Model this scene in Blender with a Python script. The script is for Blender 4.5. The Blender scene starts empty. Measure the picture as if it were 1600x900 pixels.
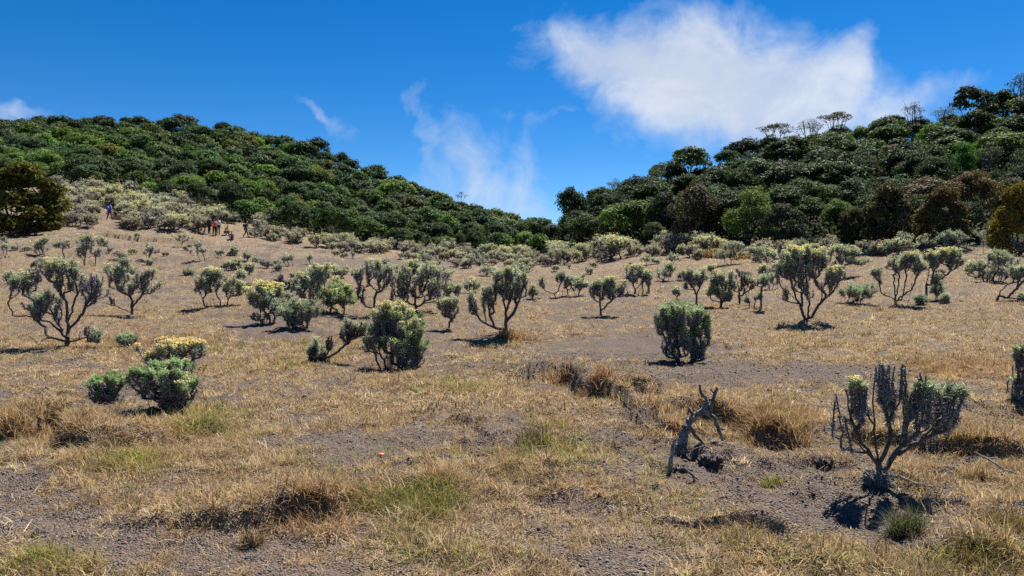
import bpy, math, random
import numpy as np
from mathutils import Vector

R = math.radians
rng = np.random.default_rng(11)
random.seed(11)
scene = bpy.context.scene
COL = scene.collection

# ------------------------------------------------------------------ camera, sky, sun, exposure
F, CX, HY, CAMZ = 1142.0, 800.0, 430.0, 1.6          # focal length, centre and horizon in 1600x900 photo pixels
PITCH = math.atan((450 - HY) / F)
cam = bpy.data.cameras.new('camera')
cam.sensor_width = 36.0
cam.lens = 36.0 * F / 1600.0
cam.clip_start, cam.clip_end = 0.1, 9000
cam_o = bpy.data.objects.new('camera', cam)
cam_o.location = (0, 0, CAMZ)
cam_o.rotation_euler = (R(90) - PITCH, 0, 0)
COL.objects.link(cam_o)
scene.camera = cam_o

SUN_EL, SUN_AZ = R(57), R(31)                        # azimuth measured from +Y towards +X
SUN_DIR = Vector((math.sin(SUN_AZ) * math.cos(SUN_EL), math.cos(SUN_AZ) * math.cos(SUN_EL), math.sin(SUN_EL)))
sun = bpy.data.lights.new('sun', 'SUN')
sun.energy, sun.angle, sun.color = 5.0, R(0.5), (1.0, 0.94, 0.86)
sun_o = bpy.data.objects.new('sun', sun)
sun_o.rotation_euler = SUN_DIR.to_track_quat('Z', 'Y').to_euler()
COL.objects.link(sun_o)

SKY_STRENGTH = 0.05
scene.view_settings.view_transform = 'Standard'
scene.view_settings.look = 'None'
scene.view_settings.exposure = 1.05
scene.view_settings.gamma = 1.0
scene.view_settings.use_curve_mapping = False
scene.render.engine = 'CYCLES'
cy = scene.cycles
cy.max_bounces, cy.diffuse_bounces, cy.glossy_bounces, cy.transmission_bounces, cy.transparent_max_bounces = 5, 3, 1, 3, 4
cy.sample_clamp_indirect = 6.0
cy.use_denoising = False


class NT:
    """short helper to wire shader nodes"""
    def __init__(s, tree):
        s.t = tree; s.n = tree.nodes; s.l = tree.links

    def node(s, typ, **kw):
        nd = s.n.new(typ)
        for k, v in kw.items():
            if k.startswith('i_'):
                nd.inputs[k[2:].replace('_', ' ')].default_value = v
            else:
                setattr(nd, k, v)
        return nd

    def put(s, val, sock):
        if hasattr(val, 'is_output'):
            s.l.new(val, sock)
        else:
            sock.default_value = val

    def m(s, op, a, b=None, c=None, clamp=False):
        nd = s.n.new('ShaderNodeMath'); nd.operation = op; nd.use_clamp = clamp
        for i, v in enumerate((a, b, c)):
            if v is not None:
                s.put(v, nd.inputs[i])
        return nd.outputs[0]

    def mix(s, f, a, b, blend='MIX'):
        nd = s.n.new('ShaderNodeMix'); nd.data_type = 'RGBA'; nd.blend_type = blend
        s.put(f, nd.inputs[0]); s.put(a, nd.inputs[6]); s.put(b, nd.inputs[7])
        return nd.outputs[2]

    def ramp(s, f, stops):
        nd = s.n.new('ShaderNodeMapRange'); nd.interpolation_type = 'SMOOTHSTEP'
        s.put(f, nd.inputs[0])
        nd.inputs[1].default_value, nd.inputs[2].default_value = stops[0], stops[1]
        nd.inputs[3].default_value, nd.inputs[4].default_value = (stops[2], stops[3]) if len(stops) > 2 else (0, 1)
        return nd.outputs[0]

    def noise(s, vec, scale, detail=4, rough=0.55, dist=0.0):
        nd = s.n.new('ShaderNodeTexNoise')
        nd.inputs['Scale'].default_value = scale; nd.inputs['Detail'].default_value = detail
        nd.inputs['Roughness'].default_value = rough; nd.inputs['Distortion'].default_value = dist
        s.l.new(vec, nd.inputs['Vector'])
        return nd


world = bpy.data.worlds.new('World')
scene.world = world
world.use_nodes = True
w = NT(world.node_tree)
w.n.clear()
out = w.n.new('ShaderNodeOutputWorld')
bg = w.n.new('ShaderNodeBackground')
w.l.new(bg.outputs[0], out.inputs[0])
bg.inputs[1].default_value = SKY_STRENGTH
sky = w.n.new('ShaderNodeTexSky')
sky.sky_type = 'NISHITA'
sky.sun_disc = False
sky.sun_elevation, sky.sun_rotation = SUN_EL, SUN_AZ
sky.altitude, sky.air_density, sky.dust_density, sky.ozone_density = 2600, 1.0, 0.2, 4.0
hs = w.n.new('ShaderNodeHueSaturation')
hs.inputs['Saturation'].default_value = 1.37
hs.inputs['Hue'].default_value = 0.503
hs.inputs['Value'].default_value = 1.22
w.l.new(sky.outputs[0], hs.inputs['Color'])
tc = w.n.new('ShaderNodeTexCoord')
sep = w.n.new('ShaderNodeSeparateXYZ')
w.l.new(tc.outputs['Generated'], sep.inputs[0])
ysafe = w.m('MAXIMUM', sep.outputs[1], 0.12)
n_w = w.noise(tc.outputs['Generated'], 7.0, 5, 0.6)
n_f = w.noise(tc.outputs['Generated'], 15.0, 10, 0.66, 0.9)
sepw = w.n.new('ShaderNodeSeparateColor')
w.l.new(n_w.outputs['Color'], sepw.inputs[0])
U = w.m('ADD', w.m('DIVIDE', sep.outputs[0], ysafe), w.m('MULTIPLY', w.m('SUBTRACT', sepw.outputs[0], 0.5), 0.16))
V = w.m('ADD', w.m('DIVIDE', sep.outputs[2], ysafe), w.m('MULTIPLY', w.m('SUBTRACT', sepw.outputs[1], 0.5), 0.13))
# cloud bank in sky directions: (bearing, height, half width, half height, weight, tilt)
CLOUDS = [(880, 84, 58, 22, .7, .4), (955, 110, 80, 42, .85, .3), (1090, 92, 78, 58, 1.2, 0), (1150, 138, 130, 58, 1.25, .1),
          (1272, 148, 96, 40, .88, 0), (1335, 105, 26, 32, .7, 0), (1385, 172, 64, 22, .5, 0), (1075, 180, 110, 42, .8, .2),
          (1170, 215, 130, 30, .6, 0), (655, 195, 10, 52, .34, 0), (690, 262, 40, 62, .62, -.3), (742, 290, 34, 45, .5, .4), (808, 305, 44, 55, .72, .2),
          (835, 255, 16, 40, .4, 0), (488, 178, 36, 9, .42, .6), (545, 200, 46, 12, .2, .3), (5, 181, 40, 8, .55, 0),
          (1470, 140, 66, 18, .34, -.2), (840, 185, 50, 10, .22, 0), (790, 100, 26, 22, .2, 0)]
tot = None
for (cx, cyp, rx, ry, wt, tilt) in CLOUDS:
    du = w.m('SUBTRACT', U, (cx - CX) / F); dv = w.m('SUBTRACT', V, (HY - cyp) / F)
    dv = w.m('MULTIPLY_ADD', du, tilt, dv)
    a = w.m('MULTIPLY', du, F / rx / 1.25); b = w.m('MULTIPLY', dv, F / ry / 1.25)
    r2 = w.m('MULTIPLY_ADD', a, a, w.m('MULTIPLY', b, b))
    g = w.m('MULTIPLY', w.m('POWER', 2.718, w.m('MULTIPLY', r2, -1.0)), wt)
    tot = g if tot is None else w.m('ADD', tot, g)
fine = w.m('SUBTRACT', n_f.outputs[0], 0.5)
n_g = w.noise(tc.outputs['Generated'], 5.5, 6, 0.6, 0.4)
big = w.m('SUBTRACT', n_g.outputs[0], 0.5)
dens = w.m('MULTIPLY_ADD', fine, w.ramp(tot, (0.05, 0.9, 0.7, 2.3)), tot)
dens = w.m('MULTIPLY_ADD', big, w.ramp(tot, (0.1, 1.2, 0.4, 1.8)), dens)
dens = w.m('SUBTRACT', 1.0, w.m('POWER', 2.718, w.m('MULTIPLY', w.m('MAXIMUM', w.m('SUBTRACT', dens, 0.16), 0.0), -1.05)))
front = w.ramp(sep.outputs[1], (0.12, 0.3))
fac = w.m('MULTIPLY', w.m('MULTIPLY', dens, 1.0), front, clamp=True)
ccol = w.mix(w.ramp(dens, (0.15, 0.9)), (5.0, 6.4, 8.6, 1), w.mix(w.ramp(n_g.outputs[0], (0.38, 0.62)), (6.3, 6.9, 7.9, 1), (7.9, 8.3, 8.9, 1)))
skyc = w.mix(fac, hs.outputs[0], ccol)
w.l.new(skyc, bg.inputs[0])


# ------------------------------------------------------------------ helpers
def _hash(ix, iy, seed):
    h = (ix.astype(np.int64) * 374761393 + iy.astype(np.int64) * 668265263 + seed * 974634777) & 0x7fffffff
    h = ((h ^ (h >> 13)) * 1274126177) & 0x7fffffff
    h = ((h ^ (h >> 16)) * 668265263) & 0x7fffffff
    return ((h ^ (h >> 11)) & 0xffff) / 65535.0


def vnoise(x, y, seed=0):
    ix, iy = np.floor(x), np.floor(y)
    fx, fy = x - ix, y - iy
    fx = fx * fx * fx * (fx * (fx * 6 - 15) + 10); fy = fy * fy * fy * (fy * (fy * 6 - 15) + 10)
    a, b = _hash(ix, iy, seed), _hash(ix + 1, iy, seed)
    c, d = _hash(ix, iy + 1, seed), _hash(ix + 1, iy + 1, seed)
    return (a + (b - a) * fx) * (1 - fy) + (c + (d - c) * fx) * fy


def fbm(x, y, seed=0, octv=4, gain=0.5):
    x = np.asarray(x, float); y = np.asarray(y, float)
    s, amp, tot_ = np.zeros(np.broadcast(x, y).shape), 1.0, 0.0
    for k in range(octv):
        s = s + amp * (vnoise(x * 2 ** k * 1.0 + 17.3 * k, y * 2 ** k + 9.1 * k, seed + k) - 0.5)
        tot_ += amp; amp *= gain
    return s / tot_ * 2.0                               # about -1..1


def sstep(a, b, x):
    t = np.clip((x - a) / (b - a), 0, 1)
    return t * t * (3 - 2 * t)


def mesh_from(name, verts, faces, col=None, smooth=False, mats=None, matidx=None):
    """fast mesh: verts (n,3); faces a list of (m,k) int arrays"""
    me = bpy.data.meshes.new(name)
    if not isinstance(faces, (list, tuple)):
        faces = [faces]
    faces = [f for f in faces if len(f)]
    loops = np.concatenate([f.ravel() for f in faces]).astype(np.int32)
    sizes = np.concatenate([np.full(len(f), f.shape[1], np.int32) for f in faces])
    starts = np.concatenate([[0], np.cumsum(sizes)[:-1]]).astype(np.int32)
    me.vertices.add(len(verts)); me.loops.add(len(loops)); me.polygons.add(len(sizes))
    me.vertices.foreach_set('co', np.ascontiguousarray(verts, np.float32).ravel())
    me.loops.foreach_set('vertex_index', loops)
    me.polygons.foreach_set('loop_start', starts)
    try:
        me.polygons.foreach_set('loop_total', sizes)
    except Exception:
        pass
    if smooth:
        me.polygons.foreach_set('use_smooth', np.ones(len(sizes), bool))
    if matidx is not None:
        me.polygons.foreach_set('material_index', np.asarray(matidx, np.int32))
    if col is not None:
        at = me.attributes.new('col', 'FLOAT_COLOR', 'POINT')
        c4 = np.ones((len(verts), 4), np.float32); c4[:, :3] = col
        at.data.foreach_set('color', c4.ravel())
    for m_ in (mats or []):
        me.materials.append(m_)
    me.update(); me.validate()
    return me


def add_obj(name, me, parent=None, loc=(0, 0, 0), rz=0.0, scale=None):
    o = bpy.data.objects.new(name, me)
    COL.objects.link(o)
    o.location = loc; o.rotation_euler = (0, 0, rz)
    if scale is not None:
        o.scale = scale
    if parent is not None:
        o.parent = parent
    return o


def tag(o, label=None, cat=None, group=None, kind=None):
    if label: o['label'] = label
    if cat: o['category'] = cat
    if group: o['group'] = group
    if kind: o['kind'] = kind
    return o


def empty(name, loc, rz=0.0):
    o = bpy.data.objects.new(name, None)
    COL.objects.link(o); o.location = loc; o.rotation_euler = (0, 0, rz)
    o.empty_display_size = 0.2
    return o


def unit(v):
    return v / np.maximum(np.linalg.norm(v, axis=-1, keepdims=True), 1e-9)


def leaf_quads(pos, direc, length, width, rg, bend=0.0, blunt=0.35):
    """narrow leaves: rhomboid quads growing from pos along direc"""
    n = len(pos)
    direc = unit(direc)
    side = unit(np.cross(direc, unit(rg.normal(size=(n, 3)))))
    L = np.broadcast_to(length, (n,))[:, None]; Wd = np.broadcast_to(width, (n,))[:, None]
    mid = pos + direc * L * blunt
    tip = pos + direc * L
    if bend:
        tip = tip - np.array([0, 0, 1.0]) * L * bend
    v = np.stack([pos, mid + side * Wd * 0.5, tip, mid - side * Wd * 0.5], axis=1)
    return v.reshape(-1, 3), np.arange(4 * n).reshape(n, 4)


def flat_quads(pos, normal, size, rg, asp=0.62):
    """leaf sized faces lying square to normal"""
    n = len(pos)
    normal = unit(normal)
    a = unit(np.cross(normal, unit(rg.normal(size=(n, 3)))))
    b = np.cross(normal, a)
    s = np.broadcast_to(size, (n,))[:, None] * 0.5
    v = np.stack([pos + a * s, pos + b * s * asp, pos - a * s, pos - b * s * asp], axis=1)
    return v.reshape(-1, 3), np.arange(4 * n).reshape(n, 4)


def tubes(p0, p1, r0, r1, sides=5):
    """one tapered frustum per edge"""
    n = len(p0)
    d = unit(p1 - p0)
    ref = np.where(np.abs(d[:, 2:3]) < 0.9, np.array([[0, 0, 1.0]]), np.array([[1.0, 0, 0]]))
    a = unit(np.cross(d, ref)); b = np.cross(d, a)
    th = np.arange(sides) * 2 * np.pi / sides
    ring = a[:, None, :] * np.cos(th)[None, :, None] + b[:, None, :] * np.sin(th)[None, :, None]
    lo = p0[:, None, :] + ring * np.asarray(r0)[:, None, None]
    hi = p1[:, None, :] + ring * np.asarray(r1)[:, None, None]
    v = np.concatenate([lo, hi], axis=1).reshape(-1, 3)
    base = (np.arange(n) * 2 * sides)[:, None]
    k = np.arange(sides)[None, :]
    k2 = (k + 1) % sides
    f = np.stack([base + k, base + k2, base + sides + k2, base + sides + k], axis=2).reshape(-1, 4)
    return v, f


def join(parts):
    """[(verts, faces, colour)] -> one"""
    vs, fs, cs, off = [], [], [], 0
    for v, f, c in parts:
        if len(v) == 0: continue
        vs.append(v); fs.append(f + off)
        cs.append(np.broadcast_to(np.asarray(c, float), (len(v), 3)) if np.ndim(c) < 2 else c)
        off += len(v)
    return np.concatenate(vs), fs, np.concatenate(cs)


def percol(n, base, var, rg, k=4):
    """one random colour per leaf, repeated for its k vertices"""
    base = np.broadcast_to(np.asarray(base, float), (n, 3))
    br = 1 + var * rg.uniform(-1, 1, (n, 1))
    hue = 1 + 0.35 * var * rg.uniform(-1, 1, (n, 3))
    return np.repeat(np.clip(base * br * hue, 0.004, 0.9), k, axis=0)


# ------------------------------------------------------------------ terrain
def tpx(px): return (px - CX) / F
# per bearing (photo column): distance -> height in the view, the last entry being the ridge
COLS = {
    -600: [(16, 0), (28, 465), (42, 410), (60, 360), (80, 315), (100, 290), (135, 240), (175, 205)],
    0: [(16, 0), (30, 462), (45, 402), (60, 366), (80, 318), (98, 286), (135, 240), (175, 207)],
    160: [(16, 0), (30, 462), (45, 405), (60, 369), (78, 333), (97, 296), (135, 242), (175, 204)],
    300: [(16, 0), (30, 459), (47, 406), (66, 373), (80, 348), (95, 325), (135, 250), (178, 205)],
    400: [(16, 0), (30, 457), (48, 405), (70, 376), (85, 360), (97, 348), (135, 273), (175, 223)],
    500: [(16, 0), (30, 455), (50, 405), (74, 384), (90, 374), (98, 366), (130, 308), (165, 250)],
    620: [(16, 0), (30, 455), (50, 415), (76, 399), (92, 394), (100, 387), (130, 338), (155, 294)],
    740: [(16, 0), (30, 458), (52, 423), (78, 409), (94, 404), (102, 398), (130, 360), (145, 342)],
    840: [(16, 0), (30, 461), (52, 428), (80, 414), (97, 409), (108, 405), (150, 386), (190, 378)],
    880: [(16, 0), (30, 461), (52, 427), (78, 412), (92, 407), (100, 398), (125, 368), (150, 362)],
    940: [(16, 0), (30, 459), (52, 422), (66, 410), (78, 401), (88, 385), (105, 345), (130, 320)],
    1000: [(16, 0), (30, 458), (50, 420), (60, 408), (68, 401), (78, 381), (100, 328), (125, 297)],
    1150: [(16, 0), (30, 455), (44, 418), (50, 408), (56, 401), (64, 383), (90, 315), (120, 257)],
    1300: [(16, 0), (30, 455), (42, 418), (47, 409), (53, 401), (60, 380), (85, 305), (118, 234)],
    1450: [(16, 0), (30, 455), (41, 418), (46, 409), (51, 402), (58, 378), (85, 285), (116, 214)],
    1600: [(16, 0), (30, 455), (40, 420), (45, 410), (50, 402), (57, 375), (85, 262), (115, 172)],
    2200: [(16, 0), (30, 455), (40, 420), (45, 408), (50, 398), (57, 368), (85, 214), (115, 92)],
}
cpx = sorted(COLS)
LY = np.log(np.concatenate([np.linspace(1, 15, 20), np.geomspace(16, 400, 420), np.geomspace(420, 6000, 40)]))
prof = []
for px in cpx:
    ys, zs = [1.0, 16.0], [0.0, 0.0]
    for (Y, py) in COLS[px][1:]:
        ys.append(Y); zs.append(CAMZ + (HY - py) / F * Y)
    yr, zr = ys[-1], zs[-1]
    ys += [yr * 1.25, yr * 1.8, yr * 3, 1500, 6000]; zs += [zr - 4, zr - 16, zr - 34, -60, -80]
    prof.append(np.interp(np.exp(LY), ys, zs))
prof = np.array(prof)
TT = np.linspace(tpx(-600), tpx(2200), 400)
ZG = np.stack([np.interp(TT, [tpx(p) for p in cpx], prof[:, j]) for j in range(len(LY))], axis=1)
kx = np.exp(-0.5 * (np.arange(-14, 15) / 5.0) ** 2); kx /= kx.sum()
ky = np.exp(-0.5 * (np.arange(-8, 9) / 2.6) ** 2); ky /= ky.sum()
ZG = np.apply_along_axis(lambda r: np.convolve(np.pad(r, 14, 'edge'), kx, 'valid'), 0, ZG)
ZG = np.apply_along_axis(lambda r: np.convolve(np.pad(r, 8, 'edge'), ky, 'valid'), 1, ZG)


def base_z(x, y):
    x = np.asarray(x, float); y = np.asarray(y, float)
    t = np.clip(x / np.maximum(y, 8.0), TT[0], TT[-1] - 1e-6)
    ly = np.clip(np.log(np.maximum(y, 1.001)), LY[0], LY[-1] - 1e-9)
    fi = (t - TT[0]) / (TT[1] - TT[0])
    i = np.minimum(fi.astype(int), len(TT) - 2); fi = fi - i
    j = np.clip(np.searchsorted(LY, ly, 'right') - 1, 0, len(LY) - 2)
    fj = (ly - LY[j]) / (LY[j + 1] - LY[j])
    return ((ZG[i, j] * (1 - fi) + ZG[i + 1, j] * fi) * (1 - fj) + (ZG[i, j + 1] * (1 - fi) + ZG[i + 1, j + 1] * fi) * fj)


def ray(px, py):
    d = Vector(((px - CX) / F, 1.0, (450 - py) / F))
    c, s = math.cos(PITCH), math.sin(PITCH)
    y, z = d.y * c + d.z * s, -d.y * s + d.z * c
    return d.x / y, z / y                                # slopes per metre of depth


YS = np.geomspace(2.2, 420, 5000)


def p2g(px, py, zf=None):
    """where the sight line through a photo pixel meets the ground"""
    sx, sz = ray(px, py)
    zz = (zf or ground_z)(sx * YS, YS)
    hit = np.nonzero(CAMZ + sz * YS <= zz)[0]
    k = hit[0] if len(hit) else len(YS) - 1
    Y = YS[k]
    return np.array([sx * Y, Y, zz[k]])


def proj(x, y, z):
    y = np.maximum(y, 0.3)
    c, s = math.cos(PITCH), math.sin(PITCH)
    yy = y * c - (z - CAMZ) * s; zz = y * s + (z - CAMZ) * c
    return CX + F * x / yy, 450 - F * zz / yy


# eroded banks: polylines in plan, the far side stands higher
BANKS = [([(800, 598), (868, 590), (905, 606), (940, 628), (985, 624), (1045, 628)], 0.27, 0.13, 1.6),
         ([(1040, 640), (1090, 655), (1150, 662), (1205, 690), (1260, 700)], 0.15, 0.11, 1.2),
         ([(1000, 818), (1080, 832), (1160, 842), (1260, 862)], 0.07, 0.08, 0.7),
         ([(1330, 690), (1420, 700), (1500, 706), (1620, 720)], 0.16, 0.10, 0.8),
         ([(-60, 690), (20, 690), (70, 668), (110, 700), (150, 720)], 0.20, 0.10, 0.9),
         ([(380, 850), (440, 815), (500, 822), (540, 812)], 0.15, 0.09, 0.6),
         ([(690, 650), (760, 690), (830, 688), (880, 676)], 0.07, 0.08, 0.9),
         ([(1060, 700), (1110, 722), (1170, 716)], 0.09, 0.07, 0.5),
         ([(1210, 722), (1280, 716), (1330, 730)], 0.07, 0.07, 0.4),
         ([(150, 366), (180, 372), (215, 377), (255, 381), (300, 383), (350, 384)], 0.42, 0.22, 6.0),
         ([(400, 384), (470, 392), (560, 398)], 0.2, 0.2, 3.0)]
BK = []
for pl, h, wd, dc in BANKS:
    BK.append((np.array([p2g(a, b, base_z)[:2] for a, b in pl]), h, wd, dc))
HUMPS = [(1385, 762, 0.34, 0.13), (60, 660, 0.6, 0.10), (490, 800, 0.35, 0.07), (650, 770, 0.55, 0.07), (1585, 815, 0.32, 0.10),
         (1530, 866, 0.28, 0.09), (1110, 700, 0.4, 0.08), (790, 528, 0.6, 0.12), (1180, 672, 0.4, 0.03), (1000, 640, 0.7, 0.06),
         (1120, 645, 0.6, 0.08), (250, 850, 0.5, 0.05), (830, 640, 0.7, 0.05), (1190, 845, 0.4, 0.06), (1260, 505, 0.7, 0.08)]
HP = [(*p2g(a, b, base_z)[:2], rr, hh) for a, b, rr, hh in HUMPS]


def relief(x, y):
    z = np.zeros(np.broadcast(x, y).shape)
    near = np.ones_like(z)
    for pts, h, wd, dc in BK:
        lo, hi = pts.min(0) - dc * 3 - 0.5, pts.max(0) + dc * 3 + 0.5
        m_ = (x > lo[0]) & (x < hi[0]) & (y > lo[1]) & (y < hi[1])
        if not m_.any(): continue
        xm, ym = x[m_], y[m_]
        xw = xm + 0.16 * wd / 0.1 * fbm(xm * 2.5, ym * 2.5, 71, 3); yw = ym + 0.16 * wd / 0.1 * fbm(xm * 2.5, ym * 2.5, 81, 3)
        best = np.full(xm.shape, 1e9); sd = np.zeros_like(best); end = np.zeros_like(best)
        nseg = len(pts) - 1
        for k in range(nseg):
            a, b = pts[k], pts[k + 1]
            ab = b - a; L2 = ab @ ab
            t = ((xw - a[0]) * ab[0] + (yw - a[1]) * ab[1]) / L2
            tc_ = np.clip(t, 0, 1)
            dx, dy = xw - a[0] - ab[0] * tc_, yw - a[1] - ab[1] * tc_
            d = np.hypot(dx, dy)
            s = np.sign(ab[0] * (yw - a[1]) - ab[1] * (xw - a[0]))
            up = d < best
            best = np.where(up, d, best); sd = np.where(up, d * s, sd)
            end = np.where(up, (k + tc_) / nseg, end)
        fade = sstep(0, 0.12, end) * (1 - sstep(0.88, 1.0, end))
        up = sstep(-wd * 0.5, wd * 0.5, sd) * np.exp(-np.maximum(sd, 0) / dc) - 0.25 * np.exp(-((sd + wd) / (1.4 * wd)) ** 2)
        z[m_] += h * fade * up
    for hx, hy, rr, hh in HP:
        d2 = ((x - hx) ** 2 + (y - hy) ** 2) / rr ** 2
        z = z + hh * np.exp(-d2 * 1.4)
    return z


def ground_z(x, y):
    x = np.asarray(x, float); y = np.asarray(y, float)
    z = base_z(x, y) + relief(x, y)
    far = np.clip((np.hypot(x, y) - 12) / 60, 0, 1)
    z = z + (0.075 + 0.35 * far) * fbm(x * 0.28, y * 0.28, 3, 3)
    k = 1 - sstep(38, 85, y)
    rough = 0.55 + 0.9 * sstep(-0.1, 0.5, fbm(x * 0.5 + 40, y * 0.5, 5, 3)) + 1.1 * np.exp(-((x - 2.2) / 1.1) ** 2 - ((y - 6.0) / 1.5) ** 2)
    z = z + k * rough * 0.075 * fbm(x * 1.9, y * 1.9, 7, 3)
    z = z + k * rough * 0.05 * fbm(x * 6.5, y * 6.5, 9, 4, 0.6)
    return z


# turf, green and gravel cover as seen on the ground: (column, row, half width, half height, weight)
COVER = [(430, 510, 90, 22, -1.2), (980, 548, 150, 22, -1.3), (1180, 585, 170, 16, -1.0), (1060, 590, 120, 14, -.6), (560, 695, 130, 34, -1.1), (380, 850, 90, 40, -.8), (120, 830, 120, 30, -.9),
         (600, 412, 160, 7, -1.2), (460, 408, 90, 6, -1.1), (180, 640, 90, 40, -.5), (1000, 490, 130, 22, -.5), (850, 480, 60, 20, -.2), (900, 850, 90, 30, -.5), (1250, 800, 160, 35, -.9),
         (1150, 745, 150, 30, -.9), (1430, 790, 140, 50, -.8), (50, 385, 130, 6, -.9), (330, 400, 120, 6, -.3), (1010, 880, 100, 22, -1.0), (1200, 530, 120, 14, .2), (250, 760, 80, 20, -.2),
         (430, 570, 130, 40, .9), (720, 610, 130, 34, .9), (330, 680, 110, 40, .7), (1300, 530, 160, 18, .9), (1450, 500, 180, 18, .7), (1520, 575, 110, 20, .9), (1000, 620, 140, 26, .9),
         (1170, 650, 90, 30, .9), (650, 785, 110, 45, 1.1), (680, 850, 120, 35, .9), (850, 720, 120, 40, .8), (500, 800, 60, 30, .9), (60, 650, 90, 40, .9), (180, 720, 110, 30, .7),
         (220, 540, 90, 20, .6), (1150, 405, 120, 10, .9), (1400, 440, 140, 20, .6), (280, 372, 120, 12, .9), (60, 880, 80, 22, .8), (1560, 690, 60, 20, .6), (1540, 850, 80, 30, .6), (1150, 830, 110, 18, .6)]
GREEN = [(650, 785, 90, 34, 1.0), (690, 870, 110, 28, .7), (180, 725, 90, 24, .8), (80, 880, 80, 18, .8), (320, 660, 60, 24, .6), (850, 660, 60, 24, .4), (860, 710, 110, 26, .6), (1250, 880, 100, 20, .5),
         (1500, 870, 90, 26, .5), (430, 560, 90, 26, .35), (1030, 740, 30, 24, .6), (1220, 750, 40, 16, .6), (720, 600, 60, 18, .3), (230, 600, 60, 20, .3)]
RUST = [(950, 600, 110, 22, .9), (1150, 650, 110, 26, .9), (220, 535, 80, 16, .7), (1500, 575, 110, 18, .9), (490, 790, 70, 30, .6), (1560, 690, 80, 20, .6), (800, 530, 30, 8, 1), (1240, 660, 80, 18, .7),
        (590, 610, 50, 14, .4), (620, 760, 60, 14, .4), (640, 850, 60, 20, .3), (60, 640, 80, 20, .4), (1000, 440, 60, 14, .5), (1400, 690, 60, 20, .6)]


def field(x, y, z, spots):
    px, py = proj(x, y, z)
    s = np.zeros_like(px)
    for cx_, cy_, rx, ry, wt in spots:
        s = s + wt * np.exp(-(((px - cx_) / rx) ** 2 + ((py - cy_) / ry) ** 2) * 1.1)
    return s


def cover(x, y, z):
    """turf amount 0..1, green amount, rust amount"""
    sc = 0.55
    n = fbm(x * sc, y * sc, 21, 4) * 0.5 + fbm(x * 2.2, y * 2.2, 25, 4) * 0.6 + fbm(x * 7, y * 7, 29, 3) * 0.55
    g = field(x, y, z, COVER)
    turf = sstep(-0.65, 0.95, 0.16 + .16 * sstep(10, 22, y) + .03 + n * 1.4 + g * 0.85)
    gr = np.clip(field(x, y, z, GREEN) * 1.1 + 0.55 * fbm(x * 0.8 + 9, y * 0.8, 31, 4) - 0.12, 0, 1) * sstep(40, 14, y)
    ru = np.clip(field(x, y, z, RUST) * 1.1 + 0.5 * fbm(x * 0.6, y * 0.6 + 5, 41, 4) - 0.08, 0, 1)
    return turf, gr, ru


# ------------------------------------------------------------------ materials
def new_mat(name):
    m_ = bpy.data.materials.new(name); m_.use_nodes = True
    t = NT(m_.node_tree); t.n.clear()
    o = t.n.new('ShaderNodeOutputMaterial')
    return m_, t, o


def foliage_mat(name, trans=0.3, rough=0.5, spec=0.3, tinted=False, through=(1.15, 1.2, 0.55, 1)):
    m_, t, o = new_mat(name)
    at = t.node('ShaderNodeAttribute', attribute_name='col')
    c = at.outputs['Color']
    if tinted:
        oi = t.n.new('ShaderNodeObjectInfo')
        c = t.mix(1.0, c, oi.outputs['Color'], 'MULTIPLY')
    p = t.node('ShaderNodeBsdfPrincipled')
    t.l.new(c, p.inputs['Base Color'])
    p.inputs['Roughness'].default_value = rough
    p.inputs['Specular IOR Level'].default_value = spec
    tr = t.n.new('ShaderNodeBsdfTranslucent')
    hue = t.mix(1.0, c, through, 'MULTIPLY')
    t.l.new(hue, tr.inputs[0])
    mx = t.n.new('ShaderNodeMixShader'); mx.inputs[0].default_value = trans
    t.l.new(p.outputs[0], mx.inputs[1]); t.l.new(tr.outputs[0], mx.inputs[2])
    t.l.new(mx.outputs[0], o.inputs[0])
    return m_


M_TREE = foliage_mat('tree_foliage', 0.32, 0.62, 0.13, tinted=True)
M_LEAF = foliage_mat('bush_foliage', 0.48, 0.7, 0.15, through=(1.02, 1.05, .85, 1))
M_FLOWER = foliage_mat('flower_heads', 0.3, 0.8, 0.1)
M_DEAD = foliage_mat('dead_leaf_sleeves', 0.3, 0.85, 0.1, through=(1, 1, 1, 1))
M_GRASS = foliage_mat('grass_blades', 0.42, 0.75, 0.15, through=(1.05, 1.0, .75, 1))


def wood_mat(name, c1, c2, scale):
    m_, t, o = new_mat(name)
    tcn = t.n.new('ShaderNodeTexCoord')
    nz = t.noise(tcn.outputs['Object'], scale, 6, 0.65)
    c = t.mix(t.ramp(nz.outputs[0], (0.35, 0.68)), c1, c2)
    p = t.node('ShaderNodeBsdfPrincipled'); p.inputs['Roughness'].default_value = 0.85
    t.l.new(c, p.inputs['Base Color'])
    bp = t.n.new('ShaderNodeBump'); bp.inputs['Strength'].default_value = 0.7; bp.inputs['Distance'].default_value = 0.02
    t.l.new(nz.outputs[0], bp.inputs['Height']); t.l.new(bp.outputs[0], p.inputs['Normal'])
    t.l.new(p.outputs[0], o.inputs[0])
    return m_


M_WOOD = wood_mat('bush_wood', (0.03, 0.025, 0.022, 1), (0.12, 0.10, 0.086, 1), 26)
M_BARK = wood_mat('tree_bark', (0.04, 0.034, 0.028, 1), (0.14, 0.12, 0.10, 1), 5)
M_GREY = wood_mat('weathered_wood', (0.055, 0.048, 0.044, 1), (0.30, 0.27, 0.25, 1), 16)
M_PALE = wood_mat('bleached_wood', (0.14, 0.13, 0.12, 1), (0.36, 0.34, 0.31, 1), 22)


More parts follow.
